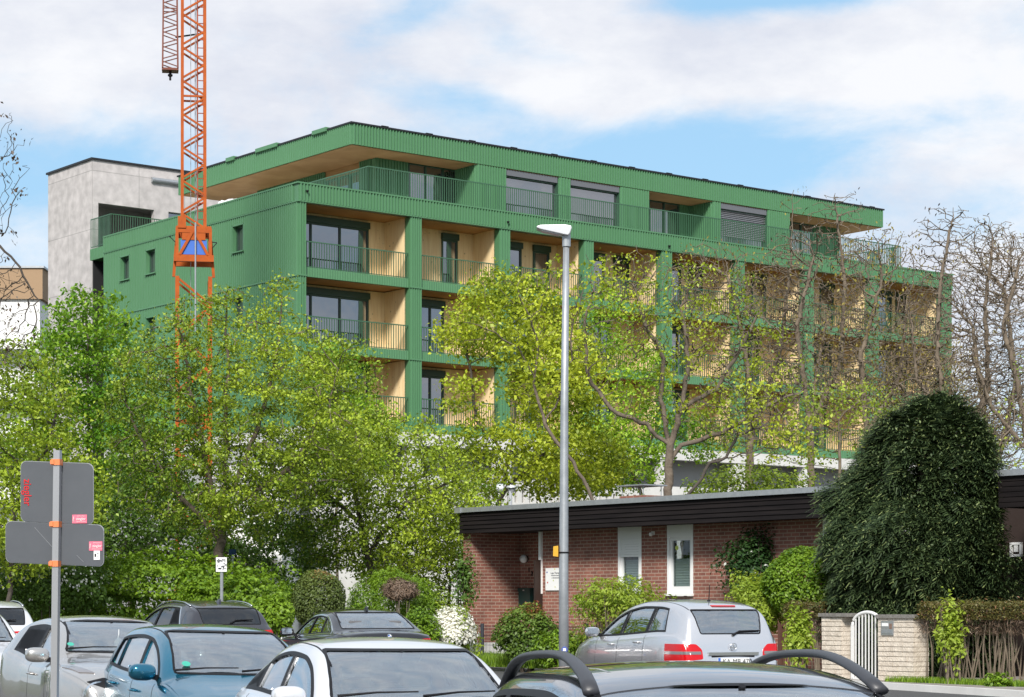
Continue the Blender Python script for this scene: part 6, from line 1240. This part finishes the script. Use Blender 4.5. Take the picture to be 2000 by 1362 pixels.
# ---- conifer
def conifer(label, d, px, top, bot, rpx, seed=3):
    R = rng(seed); s = d / F; cx = X(px, d); zt = Z(top, d); z0 = gz(d) + .1; H = zt - z0; root = thing('conifer', label, 'conifer', (cx, d, z0), 0); o = np.array((cx, d, z0))
    m = MB(); m.tube([(0, 0, -.1), (.05, 0, H * .5), (.02, 0, H * .96)], [.16, .1, .02], 10); m.build('trunk', MT['bark_dark'], root)
    prof = pchip([(0, .84), (.15, .95), (.3, 1.0), (.5, .99), (.7, .90), (.85, .70), (.93, .48), (.975, .26), (1, .06)]); n = 19000; t = R.uniform(0, 1, n * 3); t = t[R.uniform(0, 1, n * 3) < prof(t) ** .8][:n]; n = len(t); th = R.uniform(0, 2 * math.pi, n)
    rr = prof(t) * rpx * s; bt = R.uniform(0, 1, 420); bth = R.uniform(0, 6.283, 420); ba = R.uniform(-.30, .30, 420); dd = ((t[:, None] - bt[None]) * H / .42) ** 2 + ((np.abs((th[:, None] - bth[None] + math.pi) % (2 * math.pi) - math.pi)) * 1.5 / .42) ** 2; lob = 1 + (np.exp(-dd) * ba[None]).sum(1) + .08 * np.sin(th * 2 + 1.2) * (t < .7) + R.normal(0, .035, n); dep = 1 - .45 * R.uniform(0, 1, n) ** 2.2
    lob = lob + .07 * np.sin(th * 4 + t * 9) + .05 * np.sin(th * 9 - t * 23); q = rr * lob * dep; C = np.stack([np.cos(th) * q, np.sin(th) * q * .62, t * H + .05], 1); left = np.clip((1 - t) * 1.5 - .2, 0, 1)
    C[:, 0] += .34 * t ** 3 - .16 * np.exp(-((t - .70) / .12) ** 2) * (np.cos(th) < -.2) - .02
    outw = np.stack([np.cos(th), np.sin(th), np.full(n, -.15)], 1); outw += R.normal(0, .22, outw.shape); outw[:, 2] += np.clip((t - .7) / .3, 0, 1) * .9; outw /= np.linalg.norm(outw, axis=1)[:, None]
    side = np.cross(outw, np.tile([0, 0, 1.], (n, 1))); side /= np.linalg.norm(side, axis=1)[:, None]; up = np.cross(side, outw); VV_ = []; aa = []; K = 11; L = R.uniform(.16, .36, n)
    for k in range(K):                      # one drooping spray: twigs to both sides of a leading shoot
        u = (k // 2 + .5) / (K / 2); sd_ = (1 if k % 2 else -1) if k < K - 1 else 0
        b = C + outw * (L * u)[:, None] - np.array([0, 0, 1]) * (L * u * u * .35)[:, None]; dr = outw * .55 + side * sd_ * .85 + np.array([0, 0, -.25]); dr = dr + R.normal(0, .14, dr.shape); dr /= np.linalg.norm(dr, axis=1)[:, None]
        ln = (L * (.62 - .3 * u) if k < K - 1 else L * .45)[:, None]; w = np.cross(dr, up); w /= np.linalg.norm(w, axis=1)[:, None] + 1e-9; w = w * .012 + up * .006
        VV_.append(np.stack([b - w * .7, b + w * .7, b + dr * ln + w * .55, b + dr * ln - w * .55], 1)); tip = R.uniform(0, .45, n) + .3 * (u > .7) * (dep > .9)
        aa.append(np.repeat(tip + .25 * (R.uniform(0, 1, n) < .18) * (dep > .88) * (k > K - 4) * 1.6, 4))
    V = np.concatenate(VV_).reshape(-1, 3); Q = np.arange(len(V)).reshape(-1, 4); link('crown', np_mesh('crown', V, Q, np.clip(np.concatenate(aa), 0, 1)), MT['lf_needle'], root)
    # small pale shoot tips of young growth
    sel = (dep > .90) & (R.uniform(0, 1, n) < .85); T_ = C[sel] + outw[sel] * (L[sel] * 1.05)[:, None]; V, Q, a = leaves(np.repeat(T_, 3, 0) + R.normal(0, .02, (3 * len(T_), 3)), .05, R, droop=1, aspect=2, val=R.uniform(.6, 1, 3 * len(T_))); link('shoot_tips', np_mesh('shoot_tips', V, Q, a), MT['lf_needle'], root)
conifer('broad dark green conifer standing behind the garden gate', 43.4, 1798, 786, 1200, 124)
# ---- shrubs before the bungalow and along the street, left to right
bush('hedge', 'leafy green hedge behind the parked cars left of the notice sign', 53, 250, 1150, 260, 66, 'lf_hedge', 19000, .11, rd=1.2, seed=61, rough=.4, shellf=.35, out=.3)
bush('hedge', 'dense green hedge under the white notice sign', 52, 470, 1172, 120, 46, 'lf_hedge', 10000, .10, rd=1.1, seed=62, rough=.3, shellf=.35)
bush('bush', 'dark shrub with pale blossoms at the left edge behind the crossover', 52, 90, 1140, 130, 62, 'lf_dark', 9000, .09, rd=1.2, seed=63, rough=.25, flowers=('petal', 90, .05, 3))
bush('bush', 'glossy light green laurel hedge beside the utility box', 46, 532, 1205, 45, 42, 'lf_hedge', 4200, .10, rd=.5, seed=64, rough=.12, shellf=.3, aspect=2.0)
bush('bush', 'round clipped bush with brownish top behind the black saloon', 47, 622, 1172, 53, 60, 'lf_box', 13000, .055, rd=.6, seed=65, rough=.05, shellf=.25, topcol=.45, tone=.2)
bush('bush', 'light green juniper mound with a dry brown patch', 48, 765, 1180, 88, 66, 'lf_hedge', 12000, .075, rd=.8, seed=66, rough=.18, shellf=.3, aspect=3)
bush('dry_bush', 'dry brown twiggy patch in front of the juniper mound', 46.9, 782, 1152, 34, 22, 'lf_brown', 2600, .13, rd=.2, seed=67, rough=.2, aspect=7, out=.6)
bush('bush', 'bush covered in white blossom beside the wire fence', 45, 884, 1240, 40, 48, 'lf_mid', 5200, .06, rd=.45, seed=68, rough=.35, flowers=('petal', 620, .055, 6), shellf=.4)
bush('bush', 'loose leafy shrub behind the white blossom bush', 48.5, 835, 1205, 60, 55, 'lf_mid', 5200, .08, rd=.5, seed=69, rough=.25, shellf=.5)
bush('bush', 'small light shrub low beside the black saloon tail', 44.5, 820, 1235, 40, 45, 'lf_hedge', 3200, .07, rd=.4, seed=70, rough=.2)
bush('bush', 'reddish tipped photinia bush behind the wire fence', 50, 1030, 1240, 60, 58, 'lf_red', 7500, .075, rd=.6, seed=71, rough=.18, shellf=.4, topcol=.55)
bush('bush', 'low green shrub at the foot of the street lamp', 49, 1100, 1270, 60, 40, 'lf_hedge', 3800, .08, rd=.4, seed=72, rough=.3)
bush('bush', 'airy lime green bush under the narrow windows', 47.6, 1205, 1172, 92, 45, 'lf_lime', 5200, .10, rd=.7, seed=73, rough=.3, shellf=.75, stems=34, aspect=3, stem_mat='bark_tan', tone=.35)
bush('bush', 'lower stems and leaves of the airy bush beside the silver hatchback', 47.9, 1190, 1235, 78, 45, 'lf_mid', 2600, .08, rd=.5, seed=74, rough=.3, shellf=.9, stems=26, aspect=3, stem_mat='bark_tan')
# climber on the wall
a_ = bw(Bs(1480), -.35, 0); bush('climber', 'dark glossy climbing shrub on the brick wall left of the conifer', a_[1], 1482, 1100, 76, 68, 'lf_gloss', 7500, .085, rd=.3, seed=75, rough=.35, shellf=.8, aspect=1.9)
bush('climber', 'rose climbing up the brick corner of the porch', 54.0, 908, 1135, 24, 75, 'lf_dark', 1500, .085, rd=.3, seed=76, rough=.45, shellf=.9, stems=6)
bush('hedge', 'round topped bright green hedge beside the conifer', 44.4, 1575, 1140, 86, 68, 'lf_hedge', 15000, .075, rd=.9, seed=77, rough=.06, shellf=.25, tone=.3)
bush('bush', 'loose yellow green shrub left of the bright green hedge', 45, 1482, 1182, 60, 62, 'lf_lime', 7500, .075, rd=.55, seed=78, rough=.28, shellf=.5, aspect=2.2)
bush('bush', 'leafy laurel shoots behind the small rusty fence', 41.6, 1560, 1245, 28, 60, 'lf_lime', 1400, .11, rd=.3, seed=79, rough=.35, shellf=.9, aspect=2.4)
# clipped yew hedges with bare brown stems
def yew(label, pa, pb, ptop, seed, thick=.6, hmin=None):
    R = rng(seed); a, b = -Ft(pa, .0), -Ft(pb, .0); root = thing('hedge', label, 'hedge', (GX, GY, zgr), FAng); zt = zat((pa + pb) / 2, ptop) - zgr; L = b - a; n = int(L * 5200)
    x = R.uniform(a, b, n); y = R.uniform(0, thick, n) + .05; z = zt + .02 - np.abs(R.normal(0, .06, n)) + .05 * np.sin(x * 4.1 + 1) * np.sin(x * 9.7) + (R.uniform(0, 1, n) < .04) * R.uniform(0, .12, n); o = R.uniform(0, 1, n) < .35; y[o] = .05 + R.normal(0, .05, o.sum()); z[o] = zt - R.uniform(0, .28, o.sum()); V, Q, v = leaves(np.stack([x, y, z], 1), .055, R, aspect=3, val=np.clip(R.normal(.45, .2, n) + .35 * (R.uniform(0, 1, n) < .3), 0, 1)); link('clipped_top', np_mesh('clipped_top', V, Q, v), MT['lf_yew'], root)
    m = MB()
    for i in range(int(L * 26)):
        x0 = a + R.uniform(0, 1) * L; c = round((x0 - a) / .42) * .42 + a; b0 = (c + R.normal(0, .07), .3 + R.normal(0, .12), 0); e = (x0 + R.normal(0, .08), R.uniform(.02, thick), zt - R.uniform(0, .2)); md = ((b0[0] * .7 + e[0] * .3) + R.normal(0, .03), (b0[1] + e[1]) / 2, zt * .45); m.tube([b0, md, e], [.016, .011, .004], 5)
    m.build('stem', MT['bark_tan'], root)
    k = int(L * 900); x = R.uniform(a, b, k); z = zt - R.uniform(.1, .55, k); V, Q, v = leaves(np.stack([x, R.uniform(.0, .3, k), z], 1), .11, R, aspect=9, droop=1.5); link('twigs', np_mesh('twigs', V, Q, v), MT['lf_brown'], root)
yew('clipped yew hedge with bare brown stems left of the gate', 1528, 1603, 1180, 81, .4)
yew('clipped yew hedge with bare brown stems right of the gate', 1791, 2060, 1180, 82, .7)
bush('bush', 'bright laurel shoots growing up through the right hedge', 39.6, 1858, 1235, 30, 75, 'lf_lime', 900, .11, rd=.2, seed=83, rough=.4, shellf=.9, aspect=2.4)
bush('bush', 'small leafy plant at the foot of the right hedge', 38.3, 1950, 1338, 26, 24, 'lf_hedge', 1100, .07, rd=.2, seed=84, rough=.3)
# rusty fence panel beside the hedge
rf = thing('small_fence', 'rusty brown metal fence panel between the silver hatchback and the hedge', 'fence', (GX, GY, zgr), FAng); MT['rust'] = mat('rusty_metal', (.07, .03, .02), .8, var=(8, .5, (.12, .05, .03)))
s0, s1 = -Ft(1519, -.12), -Ft(1552, -.12); zt = zat(1520, 1218, -.12) - zgr
m = MB(); m.box(s0, s0 + .08, -.12, -.04, 0, zt); m.build('post', MT['rust'], rf); m = MB()
for i in range(6): x = s0 + .15 + i * (s1 - s0 - .15) / 5; m.bar((x, -.08, .05), (x, -.08, zt - .05), .02)
m.bar((s0 + .05, -.08, zt - .05), (s1, -.08, zt - .05), .025); m.bar((s0 + .05, -.08, .1), (s1, -.08, .1), .025); m.build('bars', MT['rust'], rf)
# grass along the wire fence and under the hedge
def grass(label, t0, t1, off0, off1, n, h, seed):
    R = rng(seed); t = R.uniform(t0, t1, n); o = R.uniform(off0, off1, n); x = GX - .559 * t + .829 * o; y = GY + .829 * t + .559 * o; z = np.full(n, zgr); L = R.uniform(.4, 1, n) * h; a = R.uniform(0, 6.28, n); w = np.stack([np.cos(a), np.sin(a), 0 * a], 1) * .007; tip = np.stack([np.cos(a + 1) * L * .35, np.sin(a + 1) * L * .35, L], 1); B0 = np.stack([x, y, z], 1)
    V = np.stack([B0 - w, B0 + w, B0 + tip + w * .2, B0 + tip - w * .2], 1).reshape(-1, 3); o_ = link('grass', np_mesh('grass', V, np.arange(4 * n).reshape(n, 4), np.repeat(R.uniform(0, 1, n), 4)), MT['lf_hedge']); tag(o_, label, kind='stuff')
grass('long fresh grass along the wire fence', 3.2, 16, -.9, .6, 16000, .34, 91)
grass('grass and weeds at the foot of the right hedge', -5.5, -.9, -.35, .2, 5000, .12, 92)
# distant wood closing the horizon behind everything
def wood(label, x0, x1, y, h, seed, lf, n):
    R = rng(seed); x = R.uniform(x0, x1, n); hh = h * (.7 + .3 * np.sin(x * .35 + seed) * np.sin(x * .13)); z = R.uniform(0, 1, n) ** .8 * hh; yy = y + R.uniform(-3, 3, n); V, Q, a = leaves(np.stack([x, yy, z], 1), .55, R, aspect=1.3, val=np.clip(.4 + lump(np.stack([x, yy, z], 1), R, 1.5, .5) + R.normal(0, .15, n), 0, 1)); o_ = link('woodland', np_mesh('woodland', V, Q, a), MT[lf]); tag(o_, label, kind='stuff')
wood('distant trees beyond the right end of the green building', 22, 60, 120, 9, 95, 'lf_dark', 16000)
wood('dense trees across the street left of the picture', -40, -14, 10, 11, 97, 'lf_dark', 9000)
wood('row of trees standing behind the camera', -40, 60, -32, 11, 98, 'lf_dark', 14000)
wood('distant trees behind the left apartment block', -60, -20, 104, 8, 96, 'lf_dark', 12000)
